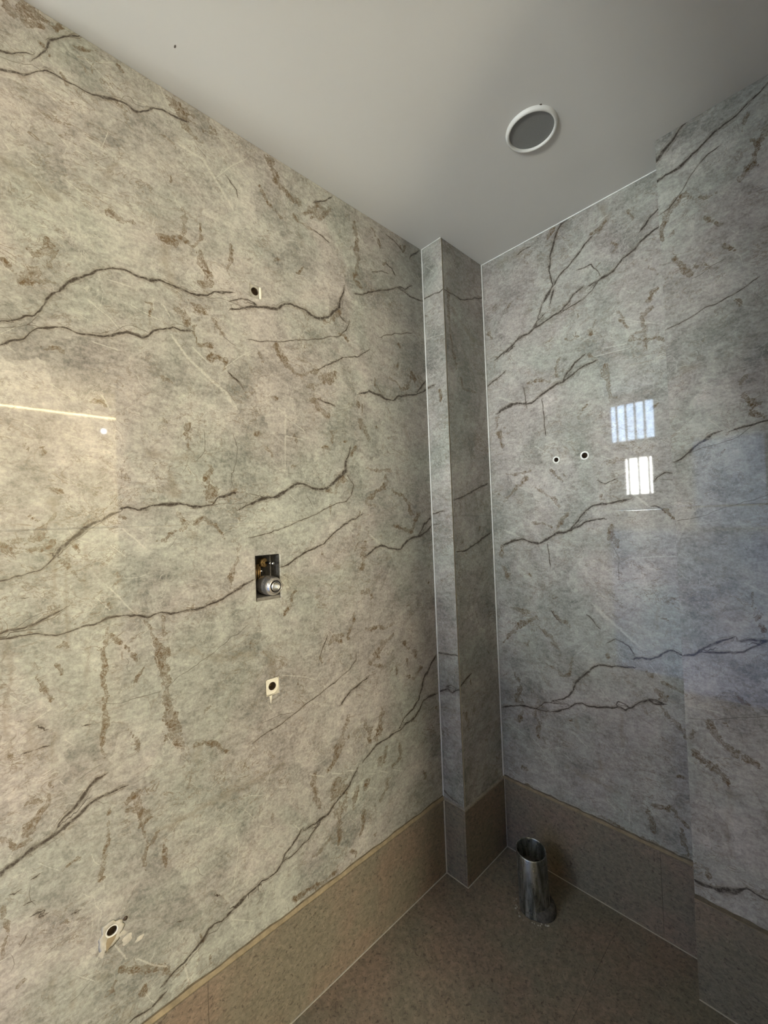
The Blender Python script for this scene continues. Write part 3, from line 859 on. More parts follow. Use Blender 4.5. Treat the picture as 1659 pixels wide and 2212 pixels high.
WR 630,379,19 629,347,20
WR 725,944,19 750,907,19
WR 472,936,18 514,978,18
CR 756,1161,21 752,1082,21
CR 455,698,36 454,616,29
CR 539,552,42 539,486,35
CR 620,735,25 618,626,26
DL -1696,809,78 -1682,816,72 -1667,824,65 -1653,831,59 -1637,833,52 -1622,837,56 -1606,840,65 -1592,845,62 -1581,853,55 -1567,859,43 -1555,869,40 -1540,876,40 -1522,881,36 -1507,881,32 -1488,883,25 -1475,885,17
DL -1603,850,30 -1592,865,38 -1578,878,35 -1566,890,46 -1554,902,47 -1546,911,47 -1531,922,40 -1518,929,20
DL -1560,940,8 -1542,947,8 -1524,955,8
BL -1695,874,23 -1681,863,28 -1665,848,43 -1647,854,29
BL -1649,872,70 -1636,891,53 -1626,909,44 -1615,927,49 -1615,956,36
BL -1654,933,16 -1633,922,16
BL -1446,866,39 -1450,841,83 -1447,814,96 -1437,790,113 -1448,773,36 -1435,740,21 -1432,727,19 -1436,699,28 -1437,662,20
BL -1411,739,32 -1425,720,32
BL -1390,704,28 -1389,673,28 -1390,642,21
BL -1511,842,20 -1508,805,20 -1506,782,18 -1516,752,24 -1525,729,22 -1527,691,18
CL -1396,739,46 -1355,745,47 -1317,746,48 -1254,748,50 -1210,749,51 -1135,746,37
DL -1145,451,30 -1173,448,35 -1197,441,41 -1220,434,53 -1238,425,40 -1255,422,27 -1276,428,22 -1293,419,50 -1310,406,50 -1330,396,43 -1349,387,43 -1372,384,31 -1390,378,31 -1403,369,26
DL -1251,423,12 -1269,406,11 -1293,411,11 -1314,393,11 -1350,375,11 -1384,362,10
DL -1402,342,26 -1416,336,31 -1434,333,25 -1454,335,24 -1474,335,19
BL -1506,448,27 -1509,443,25 -1504,421,18
CL -1486,368,73 -1480,349,59
BL -1449,390,46 -1446,380,31
CL -1538,493,41 -1521,473,41
BL -1490,468,28 -1452,439,37 -1425,423,37 -1394,396,52
BL -1606,646,31 -1593,644,31
CL -1581,512,28 -1582,456,25
CL -1615,534,21 -1619,489,21
BL -1690,743,19 -1687,680,20 -1694,647,16
DL -1642,696,37 -1639,696,38
DL -1633,684,26 -1631,684,27
DL -1674,758,18 -1672,758,18
DL -1639,771,19 -1637,771,19
DL -1651,726,15 -1650,726,15
DL -1574,654,20 -1572,654,20
DL -1663,652,30 -1661,655,30
DL -1267,499,20 -1265,498,20
DL -1361,489,15 -1359,488,15
CL -1513,548,62 -1517,537,62
WL -1458,469,19 -1425,430,24 -1397,406,24
WL -1353,374,23 -1343,327,24
WL -1501,529,22 -1483,491,28
WL -1525,557,21 -1538,524,17
WL -1225,406,12 -1167,363,12
WL -1698,638,11 -1682,638,11
WL -1209,628,13 -1201,593,16 -1218,508,16
WL -1573,516,8 -1545,484,8
DP 855,351,49 872,350,60 896,355,47 916,357,96 944,376,92 963,393,48 975,402,54 989,399,51 1007,395,55 1020,397,54
BP 886,401,69 889,388,69
"""
ST = {}
for ln in VEINS.strip().split('\n'):
    h, *pts = ln.split()
    a = np.array([[float(v) for v in q.split(',')] for q in pts])
    ST.setdefault(h[1], []).append((h[0], a[:, :2] / 1000.0, a[:, 2] / 10000.0))

NTR = {s_: len(v_) for s_, v_ in ST.items()}
rs = np.random.RandomState(7)
for s, (u0, u1, cnt) in {'L': (-1.78, -0.30, 170), 'R': (0.1, 0.86, 85), 'P': (0.85, 1.6, 75), 'A': (0, 0.11, 12), 'B': (-0.31, 0, 26)}.items():
    sg = -1 if s in 'LB' else 1
    for _ in range(cnt):
        u, z = rs.uniform(u0, u1), rs.uniform(B, H)
        ang = math.radians(rs.choice([-50, -25, 35, 8], p=[.5, .25, .15, .1]) + rs.normal(0, 12))
        L = rs.uniform(0.012, 0.06)
        c1 = np.array([math.cos(ang), math.sin(ang)]) * L
        bend = np.array([-c1[1], c1[0]]) * rs.uniform(-.15, .15)
        q = np.array([[u, z], [u, z] + c1 * .5 + bend, [u, z] + c1])
        if any(np.hypot(*(P_ - q[1]).T).min() < .035 for k_, P_, _w in ST[s][:NTR[s]] if k_ == 'W'): continue
        ST[s].append(('W', q, np.array([.0005, rs.uniform(.0004, .0009), .0003])))
    for _ in range(cnt // 2):                # short brown flecks and hair cracks between the traced veins
        u, z = rs.uniform(u0, u1), rs.uniform(B, H)
        ang = rs.uniform(0, math.pi)
        L = rs.uniform(0.012, 0.045)
        q = [np.array([u, z])]
        for _k in range(3):
            ang += rs.normal(0, .5)
            q.append(q[-1] + np.array([math.cos(ang), math.sin(ang)]) * L / 3)
        kind = 'B' if rs.rand() < .6 else 'D'
        w = rs.uniform(.001, .0035) if kind == 'B' else rs.uniform(.0003, .0006)
        ST[s].append((kind, np.array(q), np.array([w * .5, w, w, w * .4])))


_lat = np.random.RandomState(21).rand(6, 64, 64)


def vnoise(k, u, z, cell):
    """smooth value noise in [-.5, .5]"""
    a, b = u / cell + 31.3, z / cell + 17.7
    i, j = np.floor(a).astype(int), np.floor(b).astype(int)
    fu, fz = a - i, b - j
    fu, fz = fu * fu * (3 - 2 * fu), fz * fz * (3 - 2 * fz)
    L = _lat[k]
    i0, i1, j0, j1 = i % 64, (i + 1) % 64, j % 64, (j + 1) % 64
    return (L[i0, j0] * (1 - fu) + L[i1, j0] * fu) * (1 - fz) + (L[i0, j1] * (1 - fu) + L[i1, j1] * fu) * fz - 0.5


def fields(surface, U, Z):
    """distance fields of the traced print at the grid points (U, Z)"""
    n = U.size
    u, z = U.ravel(), Z.ravel()
    out = {}
    for kind in 'DWT':
        out[kind] = [np.full(n, 1.0), np.full(n, 1.0), np.full(n, 0.0005), np.full(n, 1.0)]
    brn, soft = np.zeros(n), np.zeros(n)
    for kind, P, Wd in ST.get(surface, ()):
        if kind == 'B' and surface in 'RPAB': Wd = Wd * 0.8
        mg = Wd.max() * 2.2 + 0.03
        sel = np.nonzero((u > P[:, 0].min() - mg) & (u < P[:, 0].max() + mg) & (z > P[:, 1].min() - mg) & (z < P[:, 1].max() + mg))[0]
        if sel.size == 0: continue
        su, sz = u[sel], z[sel]
        wu = vnoise(0, su, sz, .030); wz = vnoise(1, su, sz, .030); xu = vnoise(2, su, sz, .011); xz = vnoise(3, su, sz, .011)
        if kind in 'BC':
            su, sz, wm = su + .010 * wu + .006 * xu, sz + .010 * wz + .006 * xz, np.clip(.95 + 1.7 * vnoise(4, su, sz, .022) + .8 * vnoise(5, su, sz, .009), .12, 2)
        elif kind == 'D' and Wd.max() > .0006:
            su, sz, wm = su + .0065 * wu + .0030 * xu, sz + .0065 * wz + .0030 * xz, 1.0
        else:
            wm = 1.0
        bd = np.full(sel.size, 1.0); bs = np.ones(sel.size); bw = np.full(sel.size, 1e-3)
        for i in range(len(P) - 1):
            ax, az = P[i]; dx, dz = P[i + 1] - P[i]
            L2 = dx * dx + dz * dz + 1e-12
            t = np.clip(((su - ax) * dx + (sz - az) * dz) / L2, 0, 1)
            ex, ez = su - (ax + t * dx), sz - (az + t * dz)
            d = np.hypot(ex, ez)
            cr = np.sign(dx * ez - dz * ex); cr[cr == 0] = 1
            m = d < bd
            bd[m] = d[m]; bs[m] = cr[m]; bw[m] = (Wd[i] + (Wd[i + 1] - Wd[i]) * t)[m]
        bw = bw * wm
        if kind in 'DW':
            o = out['T' if kind == 'D' and Wd.max() < .00125 else kind]
            sc = bd - bw
            m = sc < o[3][sel]
            k = sel[m]
            o[3][k] = sc[m]; o[0][k] = (bd * bs)[m]; o[1][k] = bd[m]; o[2][k] = bw[m]
        elif kind == 'B':
            brn[sel] = np.maximum(brn[sel], np.clip(1.25 - bd / (bw * 1.35 + 0.0026), 0, 1))
        else:
            soft[sel] = np.maximum(soft[sel], np.clip(1.1 - bd / (bw * 1.6 + 0.004), 0, 1))
    return (np.stack(out['D'][:3], 1), np.stack(out['T'][:3], 1), np.stack(out['W'][:3], 1), np.stack([brn, soft, np.zeros(n)], 1))


def axis_cuts(lo, hi, step, extra):
    n = max(1, int(round((hi - lo) / step)))
    v = np.linspace(lo, hi, n + 1)
    ex = [e for e in extra if lo < e < hi]
    for e in ex:
        v = v[np.abs(v - e) > step * 0.45]
    v = np.append(v, ex)
    return np.sort(np.unique(np.concatenate([v, [lo, hi]])))


def sheet(name, surface, frame, u0, u1, z0, z1, depth, mat, parent, step=0.005, holes=(), traced=True):
    """one tile: a fine front grid (with any cut-outs) and edges going back by depth. frame(u, z, d) -> xyz"""
    ar = 0.0005
    us = np.sort(np.append(axis_cuts(u0, u1, step, [c for h in holes for c in h[:2]]), [u0 + ar, u1 - ar]))
    zs = np.sort(np.append(axis_cuts(z0, z1, step, [c for h in holes for c in h[2:]]), [z0 + ar, z1 - ar]))
    U, Z = np.meshgrid(us, zs)
    nu, nz = len(us), len(zs)
    D = np.zeros_like(U)
    D[0, :] = D[-1, :] = 0.0003      # arrissed edge
    co = frame(U.ravel(), Z.ravel(), D.ravel())
    idx = np.arange(nu * nz).reshape(nz, nu)
    uc, zc = (us[:-1] + us[1:]) / 2, (zs[:-1] + zs[1:]) / 2
    UC, ZC = np.meshgrid(uc, zc)
    keep = np.ones_like(UC, bool)
    for h in holes:
        keep &= ~((UC > h[0]) & (UC < h[1]) & (ZC > h[2]) & (ZC < h[3]))
    q = np.stack([idx[:-1, :-1], idx[:-1, 1:], idx[1:, 1:], idx[1:, :-1]], -1)[keep]
    # boundary edges of the kept cells -> side walls
    e = np.concatenate([q[:, [0, 1]], q[:, [1, 2]], q[:, [2, 3]], q[:, [3, 0]]])
    key = np.sort(e, 1); code = key[:, 0].astype(np.int64) * (nu * nz) + key[:, 1]
    uq, first, cnts = np.unique(code, return_index=True, return_counts=True)
    be = e[first[cnts == 1]]
    bv = np.unique(be)
    back = np.full(nu * nz, -1); back[bv] = nu * nz + np.arange(len(bv))
    cob = frame(U.ravel()[bv], Z.ravel()[bv], np.full(len(bv), depth))
    sq = np.stack([be[:, 1], be[:, 0], back[be[:, 0]], back[be[:, 1]]], 1)
    V = np.concatenate([co, cob]); F = np.concatenate([q, sq])
    used = np.zeros(len(V), bool); used[F.ravel()] = True
    remap = np.cumsum(used) - 1
    V = V[used]; F = remap[F]
    # outward orientation
    c = np.cross(V[F[0, 1]] - V[F[0, 0]], V[F[0, 3]] - V[F[0, 0]])
    outw = frame(np.array([0.0]), np.array([0.0]), np.array([0.0])) - frame(np.array([0.0]), np.array([0.0]), np.array([1.0]))
    if (c * outw[0]).sum() < 0: F = F[:, ::-1]
    me = bpy.data.meshes.new(name)
    me.vertices.add(len(V)); me.vertices.foreach_set('co', V.astype(np.float32).ravel())
    me.loops.add(F.size); me.loops.foreach_set('vertex_index', F.astype(np.int32).ravel())
    me.polygons.add(len(F)); me.polygons.foreach_set('loop_start', np.arange(0, F.size, 4, dtype=np.int32))
    me.update(calc_edges=True); me.validate()
    if traced:
        fu = np.concatenate([U.ravel(), U.ravel()[bv]])[used]; fz = np.concatenate([Z.ravel(), Z.ravel()[bv]])[used]
        for nm, arr in zip(('dark', 'thin', 'pale', 'tint'), fields(surface, fu, fz)):
            a = me.attributes.new(nm, 'FLOAT_VECTOR', 'POINT')
            a.data.foreach_set('vector', arr.astype(np.float32).ravel())
    return link(name, me, mat, parent)


def st(*a): return np.stack(a, -1)
F_L = lambda u, z, d: st(-d, u, z)                 # left wall, faces +x
F_R = lambda u, z, d: st(u, d, z)                  # back wall, faces -y
F_P = lambda u, z, d: st(u, -PP + d, z)            # projection
F_A = lambda u, z, d: st(u, -PD + d, z)            # column face towards the room
F_B = lambda u, z, d: st(PW - d, u, z)             # column face towards +x
TD = 0.0016                                        # joint depth left open between the tiles

# ------------------------------------------------------------------ fittings' positions
VALVE = (-1.127, -1.0465, 1.2665, 1.4030)          # y0 y1 z0 z1 of the cut-out
OUT_L = [  # y, z, half hole (u), half hole (z)
    (-1.0975, 2.2115, 0.0185, 0.0200), (-1.082, 1.003, 0.0225, 0.0250), (-1.508, 0.569, 0.0170, 0.0170)]
OUT_R = [(0.421, 1.7185, 0.0148), (0.534, 1.7205, 0.0168)]
HOLES_L = [VALVE] + [(y - a, y + a, z - b, z + b) for y, z, a, b in OUT_L]
HOLES_R = [(x - a, x + a, z - a, z + a) for x, z, a in OUT_R]

ROWS = [(B, ZJ), (ZJ, H)]


def tile_wall(parent, surface, frame, cols, step=0.005, holes=(), traced=True):
    for (z0, z1) in ROWS:
        for (u0, u1) in cols:
            hs = [h for h in holes if h[0] > u0 and h[1] < u1 and h[2] > z0 and h[3] < z1]
            sheet('tile', surface, frame, u0 + GAP / 2, u1 - GAP / 2, z0 + GAP / 2, z1 - GAP / 2, TD - 0.0005, M['marble'], parent, step, hs, traced)


# ------------------------------------------------------------------ setting: shell
floor = meta(box('floor', (-0.95, -3.2, -0.12), (4.4, 0.15, -0.006), M['grout']), 'brown stone tiled bathroom floor around the steel pipe', 'floor', 'structure')
ceiling = meta(box('ceiling', (-0.95, -3.2, H), (4.4, 0.15, H + 0.1), M['ceiling']), 'plain off-white painted ceiling above the marble walls', 'ceiling', 'structure')


def pierced(name, frame, u0, u1, z0, z1, depth, mat, holes):
    return sheet(name, '', frame, u0, u1, z0, z1, depth, mat, None, 5.0, holes, False)


wall_left = pierced('wall_left', lambda u, z, d: F_L(u, z, d + TD), Y_END, 0.15, 0, H, 0.16, M['grout'], [(h[0], h[1], h[2], h[3]) for h in HOLES_L])
meta(wall_left, 'long marble tiled wall on the left with the shower valve opening', 'wall', 'structure')
wall_back = pierced('wall_back', lambda u, z, d: F_R(u, z, d + TD), 0.0, 1.75, 0, H, 0.14, M['grout'], HOLES_R)
meta(wall_back, 'marble tiled wall on the right with two small pipe outlets', 'wall', 'structure')
bmx = bmesh.new(); add_box(bmx, (0.0, -PD + TD, 0), (PW - TD, -0.001, H - 0.0005))
wall_column = meta(bm_obj('wall_column', bmx, M['grout']), 'narrow boxed-in marble column standing in the corner', 'column', 'structure')
bmx = bmesh.new(); add_box(bmx, (PX + TD, -PP + TD, 0), (RX, 0.005, H - 0.0005))
wall_projection = meta(bm_obj('wall_projection', bmx, M['grout']), 'marble tiled projection at the right edge stepping out from the wall', 'wall', 'structure')

tile_wall(wall_left, 'L', F_L, [(YJ, -PD), (Y_END, YJ)], 0.005, HOLES_L)
tile_wall(wall_back, 'R', F_R, [(PW, PX + 0.02)], 0.005, HOLES_R)
tile_wall(wall_projection, 'P', F_P, [(PX, RX)], 0.006)
tile_wall(wall_projection, '', lambda u, z, d: st(PX + d, u, z), [(-PP + 0.001, -0.001)], 0.02)
tile_wall(wall_column, 'A', F_A, [(-0.0005, PW)], 0.005)
tile_wall(wall_column, 'B', F_B, [(-PD + 0.0095, 0.0)], 0.005)

meta(box('wall_lintel', (RX, -2.999, 2.42), (RX + 0.10, -1.14, H), M['plaster']), 'plastered lintel over the wide opening right of the camera', 'wall', 'structure')
meta(box('floor_terrace', (-2.0, -9.0, -0.2), (4.0, -3.14, -0.02), M['cement']), 'pale terrace floor outside the doorway behind the camera', 'floor', 'structure')
# the rest of the bathroom behind and beside the camera, then added light helpers
meta(box('wall_right', (RX, -1.14, 0), (RX + 0.10, 0.14, H), M['plaster']), 'painted partition to the right of the camera ending at an opening', 'wall', 'structure')
bmx = bmesh.new()
add_box(bmx, (-0.95, Y_END - 0.0, 0), (-0.16, Y_END + 0.12, H))
meta(bm_obj('wall_return', bmx, M['plaster']), 'painted return wall where the room widens behind the camera', 'wall', 'structure')
meta(box('wall_alcove', (-0.95, -3.1, 0), (-0.85, Y_END, H), M['plaster']), 'painted side wall of the window alcove behind the camera', 'wall', 'structure')
meta(box('wall_far', (4.3, -3.2, 0), (4.4, 0.15, H), M['paint']), 'painted far wall under the warm light strip', 'wall', 'structure')
meta(box('wall_end', (RX + 0.1, 0.0, 0), (4.3, 0.14, H), M['paint']), 'painted end wall behind the partition', 'wall', 'structure')

meta(box('light_blocker_tall', (0.92, -2.34, 0), (1.75, -2.20, H), M['plaster']), 'full-height light blocker added unseen behind the camera', 'wall', 'structure')  # added out of view to shade the projection
meta(box('light_blocker_low', (-0.25, -2.62, 0), (1.80, -2.52, 1.35), M['plaster']), 'chest-high light blocker added unseen behind the camera', 'wall', 'structure')  # added out of view to keep light off the lower back wall
bm = bmesh.new()  # added glowing panel, gives the right-hand tiles their blue reflection
for lo, hi in (((-0.24, 0.06), (-0.22, 1.345)), ((1.16, 0.06), (1.18, 1.345)), ((-0.24, 0.06), (1.18, 0.08)), ((-0.24, 1.33), (1.18, 1.345))): add_box(bm, (lo[0], -2.525, lo[1]), (hi[0], -2.50, hi[1]))
glow_panel = meta(bm_obj('window_3', bm, M['bar']), 'blue glow panel added on the low light blocker, mirrored at the right', 'window', 'structure')
box('pane', (-0.22, -2.519, 0.08), (1.16, -2.512, 1.33), emitter('added_blue_glow', (0.24, 0.46, 1.0), 1.45, 0.45, 1.6), glow_panel)

WIN = [(-0.330, 0.066, 2.212, 2.590), (-0.216, 0.030, 1.668, 2.032)]
DOORWAY = (0.38, 1.12, 0.0, 2.10)
F_F = lambda u, z, d: st(u, -3.0 - d, z)
wall_front = pierced('wall_front', F_F, -0.95, 4.4, 0, H, 0.14, M['plaster'],
                     [(a, b, c, d) for a, b, c, d in WIN] + [(DOORWAY[0], DOORWAY[1], -0.01, DOORWAY[3])])
meta(wall_front, 'plastered wall behind the camera with barred windows and a doorway', 'wall', 'structure')

M['pane_upper'] = emitter('daylit_blue_frosted_glass', (0.55, 0.74, 1.0), 25.0, 0.22, 14, (1, 1, 0.4))
M['pane_lower'] = emitter('daylit_white_frosted_glass', (0.98, 1.0, 0.94), 70.0, 0.08, 10)
for n_, ((x0, x1, z0, z1), pm, bars) in enumerate(zip(WIN, ('pane_upper', 'pane_lower'), (4, 3))):
    bm = bmesh.new()
    t = 0.012
    for lo, hi in (((x0 - .02, z0 - .02), (x0 + t * .2, z1 + .02)), ((x1 - t * .2, z0 - .02), (x1 + .02, z1 + .02)),
                   ((x0 - .02, z0 - .02), (x1 + .02, z0 + t * .2)), ((x0 - .02, z1 - t * .2), (x1 + .02, z1 + .02))):
        add_box(bm, (lo[0], -3.006, lo[1]), (hi[0], -2.994, hi[1]))
    win = meta(bm_obj('window_%d' % (n_ + 1), bm, M['bar']), ('upper' if n_ == 0 else 'lower') + ' barred frosted window behind the camera, mirrored in the tiles', 'window', 'structure')
    box('pane', (x0, -3.06, z0), (x1, -3.05, z1), M[pm], win)
    for i in range(bars):
        if n_ == 0: xb = x0 + (x1 - x0) * (i + 0.72) / 4.75
        else: xb = x0 + (x1 - x0) * (0.14 + 0.36 * i)
        r = 0.0105
        lathe('bar', [(r, 0), (r, z1 - z0)], (xb, -3.02, z0), (0, 0, 1), M['bar'], win, 12, True)

# ------------------------------------------------------------------ floor tiles, skirting
def slab(name, lo, hi, mat, parent, bevel=0.0008):
    return box(name, lo, hi, mat, parent, bevel)

fx = [-0.0, 0.598, 1.2, 1.8, 2.4, 3.3, 4.3]
fy = [0.0, -1.2, -2.4, -3.0]
SK = 0.010                                        # skirting stands proud of the wall tile
GW = 0.0035                                       # grout line along the skirting
for i in range(6):
    for j in range(3):
        x0, x1, y0, y1 = fx[i], fx[i + 1], fy[j + 1], fy[j]
        if j == 0 and i == 0:
            # notched round the column
            bm = bmesh.new()
            pts = [(SK + GW, y0), (x1 - GAP / 2, y0), (x1 - GAP / 2, -SK - GW), (PW + SK + GW, -SK - GW), (PW + SK + GW, -PD - SK - GW), (SK + GW, -PD - SK - GW)]
            top = [bm.verts.new((x, y, 0)) for x, y in pts]; bot = [bm.verts.new((x, y, -0.006)) for x, y in pts]
            bm.faces.new(top)
            for a in range(6): bm.faces.new((top[a], bot[a], bot[(a + 1) % 6], top[(a + 1) % 6]))
            bm_obj('tile', bm, M['stone'], floor); continue
        if j == 0 and i == 1:
            bm = bmesh.new()
            pts = [(x0 + GAP / 2, y0), (x1 - GAP / 2, y0), (x1 - GAP / 2, -PP - SK - GW), (PX, -PP - SK - GW), (PX, -SK - GW), (x0 + GAP / 2, -SK - GW)]
            top = [bm.verts.new((x, y, 0)) for x, y in pts]; bot = [bm.verts.new((x, y, -0.006)) for x, y in pts]
            bm.faces.new(top)
            for a in range(6): bm.faces.new((top[a], bot[a], bot[(a + 1) % 6], top[(a + 1) % 6]))
            bm_obj('tile', bm, M['stone'], floor); continue
        ylim = -PP - SK - GW if (i == 2 and j == 0) else y1 - GAP / 2
        slab('tile', (x0 + (SK + GW if i == 0 else GAP / 2), y0 + GAP / 2, -0.006), (x1 - GAP / 2, ylim, 0), M['stone'], floor)
box('tile', (-0.85, -3.0, -0.006), (-0.001, Y_END, 0), M['stone'], floor)

# pale grout along the foot of the skirting: thin raised fillets
bm = bmesh.new()
zt = 0.0012
for lo, hi in (((SK, Y_END, -.003), (SK + GW, -PD - SK, zt)), ((SK, -PD - SK - GW, -.003), (PW + SK + GW, -PD - SK, zt)),
               ((PW + SK, -PD - SK - GW, -.003), (PW + SK + GW, -SK, zt)), ((PW + SK, -SK - GW, -.003), (PX, -SK, zt)),
               ((PX, -PP - SK - GW, -.003), (RX, -PP - SK, zt))):
    add_box(bm, lo, hi)
bm_obj('grout_line', bm, M['grout'], floor)

def skirting(name, label, tiles, cap, parts=()):
    bm = bmesh.new()
    for lo, hi in cap: add_box(bm, lo, hi)
    s = meta(bm_obj(name, bm, M['mortar']), label, 'skirting', 'structure')
    for lo, hi in tiles: slab('tile', lo, hi, M['stone'], s)
    return s

# upper edge: mortar bead between skirting and wall tile (bevelled fillet)
def fillet(name, parent, pts, out, h=0.012, mat='mortar', k=0.62):
    """triangular bead along pts (list of x,y at the wall face), sloping out by 'out' vectors"""
    bm = bmesh.new()
    rows = []
    N = 40
    for (ax, ay), (bx, by) in zip(pts, pts[1:]):
        pass
    for i in range(N + 1):
        t = i / N
        x = pts[0][0] + (pts[1][0] - pts[0][0]) * t; y = pts[0][1] + (pts[1][1] - pts[0][1]) * t
        hh = h * (0.8 + 0.22 * math.sin(i * 1.7) * math.sin(i * 0.53 + 1))
        rows.append((bm.verts.new((x, y, B - 0.001)), bm.verts.new((x + out[0] * 0.010 * k, y + out[1] * 0.010 * k, B - 0.001)),
                     bm.verts.new((x + out[0] * 0.0075 * k, y + out[1] * 0.0075 * k, B + hh * 0.35)), bm.verts.new((x + out[0] * 0.0005, y + out[1] * 0.0005, B + hh))))
    for a, b in zip(rows, rows[1:]):
        for k in range(4):
            bm.faces.new((a[k], a[(k + 1) % 4], b[(k + 1) % 4], b[k]))
    bm.faces.new(rows[0]); bm.faces.new(rows[-1])
    return bm_obj(name, bm, M[mat], parent)

g = GAP / 2
base_left = skirting('baseboard_left', 'tall brown stone skirting along the foot of the left wall',
    [((0.0004, -0.70 + g, 0.001), (SK, -PD - 0.004, B - 0.002)), ((0.0004, -1.30 + g, 0.001), (SK, -0.70 - g, B - 0.002)), ((0.0004, Y_END, 0.001), (SK, -1.30 - g, B - 0.002))],
    [((-0.004, Y_END, 0.0), (SK - 0.0025, -PD - 0.002, B - 0.0015))])
fillet('mortar_bead', base_left, [(0.0, Y_END), (0.0, -PD)], (1, 0), 0.011)
fillet('grime_line', base_left, [(0.0, Y_END), (0.0, -PD)], (1, 0), 0.017, 'grime', 0.12)
base_col = skirting('baseboard_column', 'brown stone skirting wrapped around the corner column',
    [((SK + 0.004, -PD - SK, 0.001), (PW + SK - 0.0105, -PD - 0.0004, B - 0.002)), ((PW + 0.0004, -PD - SK, 0.001), (PW + SK, -SK - 0.003, B - 0.002))],
    [((SK, -PD - SK + 0.0025, 0), (PW + 0.001, -PD + 0.003, B - 0.0015)), ((PW - 0.003, -PD - SK + 0.003, 0), (PW + SK - 0.0025, -SK, B - 0.0015))])
fillet('mortar_bead', base_col, [(0.0, -PD), (PW + 0.006, -PD)], (0, -1), 0.008, 'mortar_grey')
fillet('mortar_bead', base_col, [(PW, -PD - 0.006), (PW, 0.0)], (1, 0), 0.008, 'mortar_grey')
base_back = skirting('baseboard_back', 'brown stone skirting behind the steel pipe',
    [((PW + SK + 0.002, -SK, 0.001), (0.727 - g, -0.0004, B - 0.002)), ((0.727 + g, -SK, 0.001), (PX + 0.004, -0.0004, B - 0.002))],
    [((PW + SK, -SK + 0.0025, 0), (PX + 0.005, 0.004, B - 0.0015))])
fillet('mortar_bead', base_back, [(PW, 0.0), (PX + 0.004, 0.0)], (0, -1), 0.008)
fillet('grime_line', base_back, [(PW, 0.0), (PX + 0.004, 0.0)], (0, -1), 0.015, 'grime', 0.12)
base_proj = skirting('baseboard_projection', 'brown stone skirting below the wall projection at the right',
    [((PX, -PP - SK, 0.001), (RX, -PP - 0.0004, B - 0.002))],
    [((PX + 0.001, -PP - SK + 0.0025, 0), (RX, -PP + 0.004, B - 0.0015))])
fillet('mortar_bead', base_proj, [(PX, -PP), (RX, -PP)], (0, -1), 0.010, 'grime')

# ------------------------------------------------------------------ sealant and edge trims
def strip(name, label, lo, hi, mat='sealant', wob=0.0):
    """vertical bead with a slightly uneven edge"""
    bm = bmesh.new(); N = 60; rows = []
    r = random.Random(name + str(lo))
    for i in range(N + 1):
        z = lo[2] + (hi[2] - lo[2]) * i / N
        d = wob * (r.random() - .5)
        rows.append([bm.verts.new(v) for v in ((lo[0], lo[1], z), (hi[0] + d, lo[1], z), (hi[0] + d, hi[1] + d, z), (lo[0], hi[1] + d, z))])
    for a, b in zip(rows, rows[1:]):
        for k in range(4): bm.faces.new((a[k], a[(k + 1) % 4], b[(k + 1) % 4], b[k]))
    bm.faces.new(rows[0]); bm.faces.new(rows[-1])
    return meta(bm_obj(name, bm, M[mat]), label, 'trim', 'structure')

strip('trim_1', 'white sealant bead between left wall and corner column', (0.0, -PD - 0.0035, B + 0.01), (0.0046, -PD, H), 'sealant', 0.0012)
strip('trim_2', 'white sealant bead between corner column and back wall', (PW, -0.0055, B + 0.008), (PW + 0.0045, 0.0, H), 'sealant', 0.0010)
strip('trim_3', 'thin tan mitre strip on the outer edge of the corner column', (PW - 0.0004, -PD - 0.0003, B + 0.012), (PW + 0.0008, -PD + 0.0030, H - 0.001), 'mortar_grey', 0.0008)
strip('trim_4', 'pale grout line in the skirting corner beside the column', (SK, -PD - SK - 0.003, 0.002), (SK + 0.0038, -PD - 0.002, B - 0.001), 'grout', 0.0006)
strip('trim_5', 'pale grout line in the skirting corner behind the pipe', (PW + SK, -SK - 0.0028, 0.002), (PW + SK + 0.0025, -SK + 0.002, B - 0.001), 'cement', 0.0006)
meta(box('trim_6', (PW, -0.004, H - 0.004), (PX, 0.0, H), M['sealant']), 'thin white paint edge between back wall and ceiling', 'trim', 'structure')
meta(box('trim_7', (0.0, -PD - 0.003, H - 0.003), (PW, -PD, H), M['sealant']), 'thin white paint edge at the top of the column', 'trim', 'structure')

# ------------------------------------------------------------------ ceiling light
CL = (0.604, -0.478)
cl = empty('ceiling_light', (CL[0], CL[1], H), 'small round ceiling light, unlit, with raised white ring and grey cover', 'ceiling light')
lathe('ring', [(0.0650, 0.0), (0.0652, 0.007), (0.0675, 0.0105), (0.0710, 0.0105), (0.0748, 0.0075), (0.0762, 0.0)], (CL[0], CL[1], H), (0, 0, -1), M['ring'], cl, 72)
lathe('cover', [(0.0, 0.0042), (0.040, 0.0040), (0.0651, 0.0035)], (CL[0], CL[1], H), (0, 0, -1), M['lens'], cl, 64)
lathe('paint_chip', [(0.0, 0.0012), (0.003, 0.001), (0.0038, 0.0)], (CL[0] + 0.055, CL[1] - 0.052, H), (0, 0, -1), M['stain'], cl, 10)
bm = bmesh.new()
r = random.Random(3)
add_lathe(bm, [(0.0, 0.0012), (0.0018, 0.0009), (0.0027, 0.0)], (0.124, -1.357, H), (0, 0, -1), 10)
bmesh.ops.scale(bm, vec=(1.7, 0.8, 1.0), space=Matrix.Translation((-0.124, 1.357, 0)), verts=bm.verts)
bm_obj('scuff_mark', bm, M['stain'], ceiling)

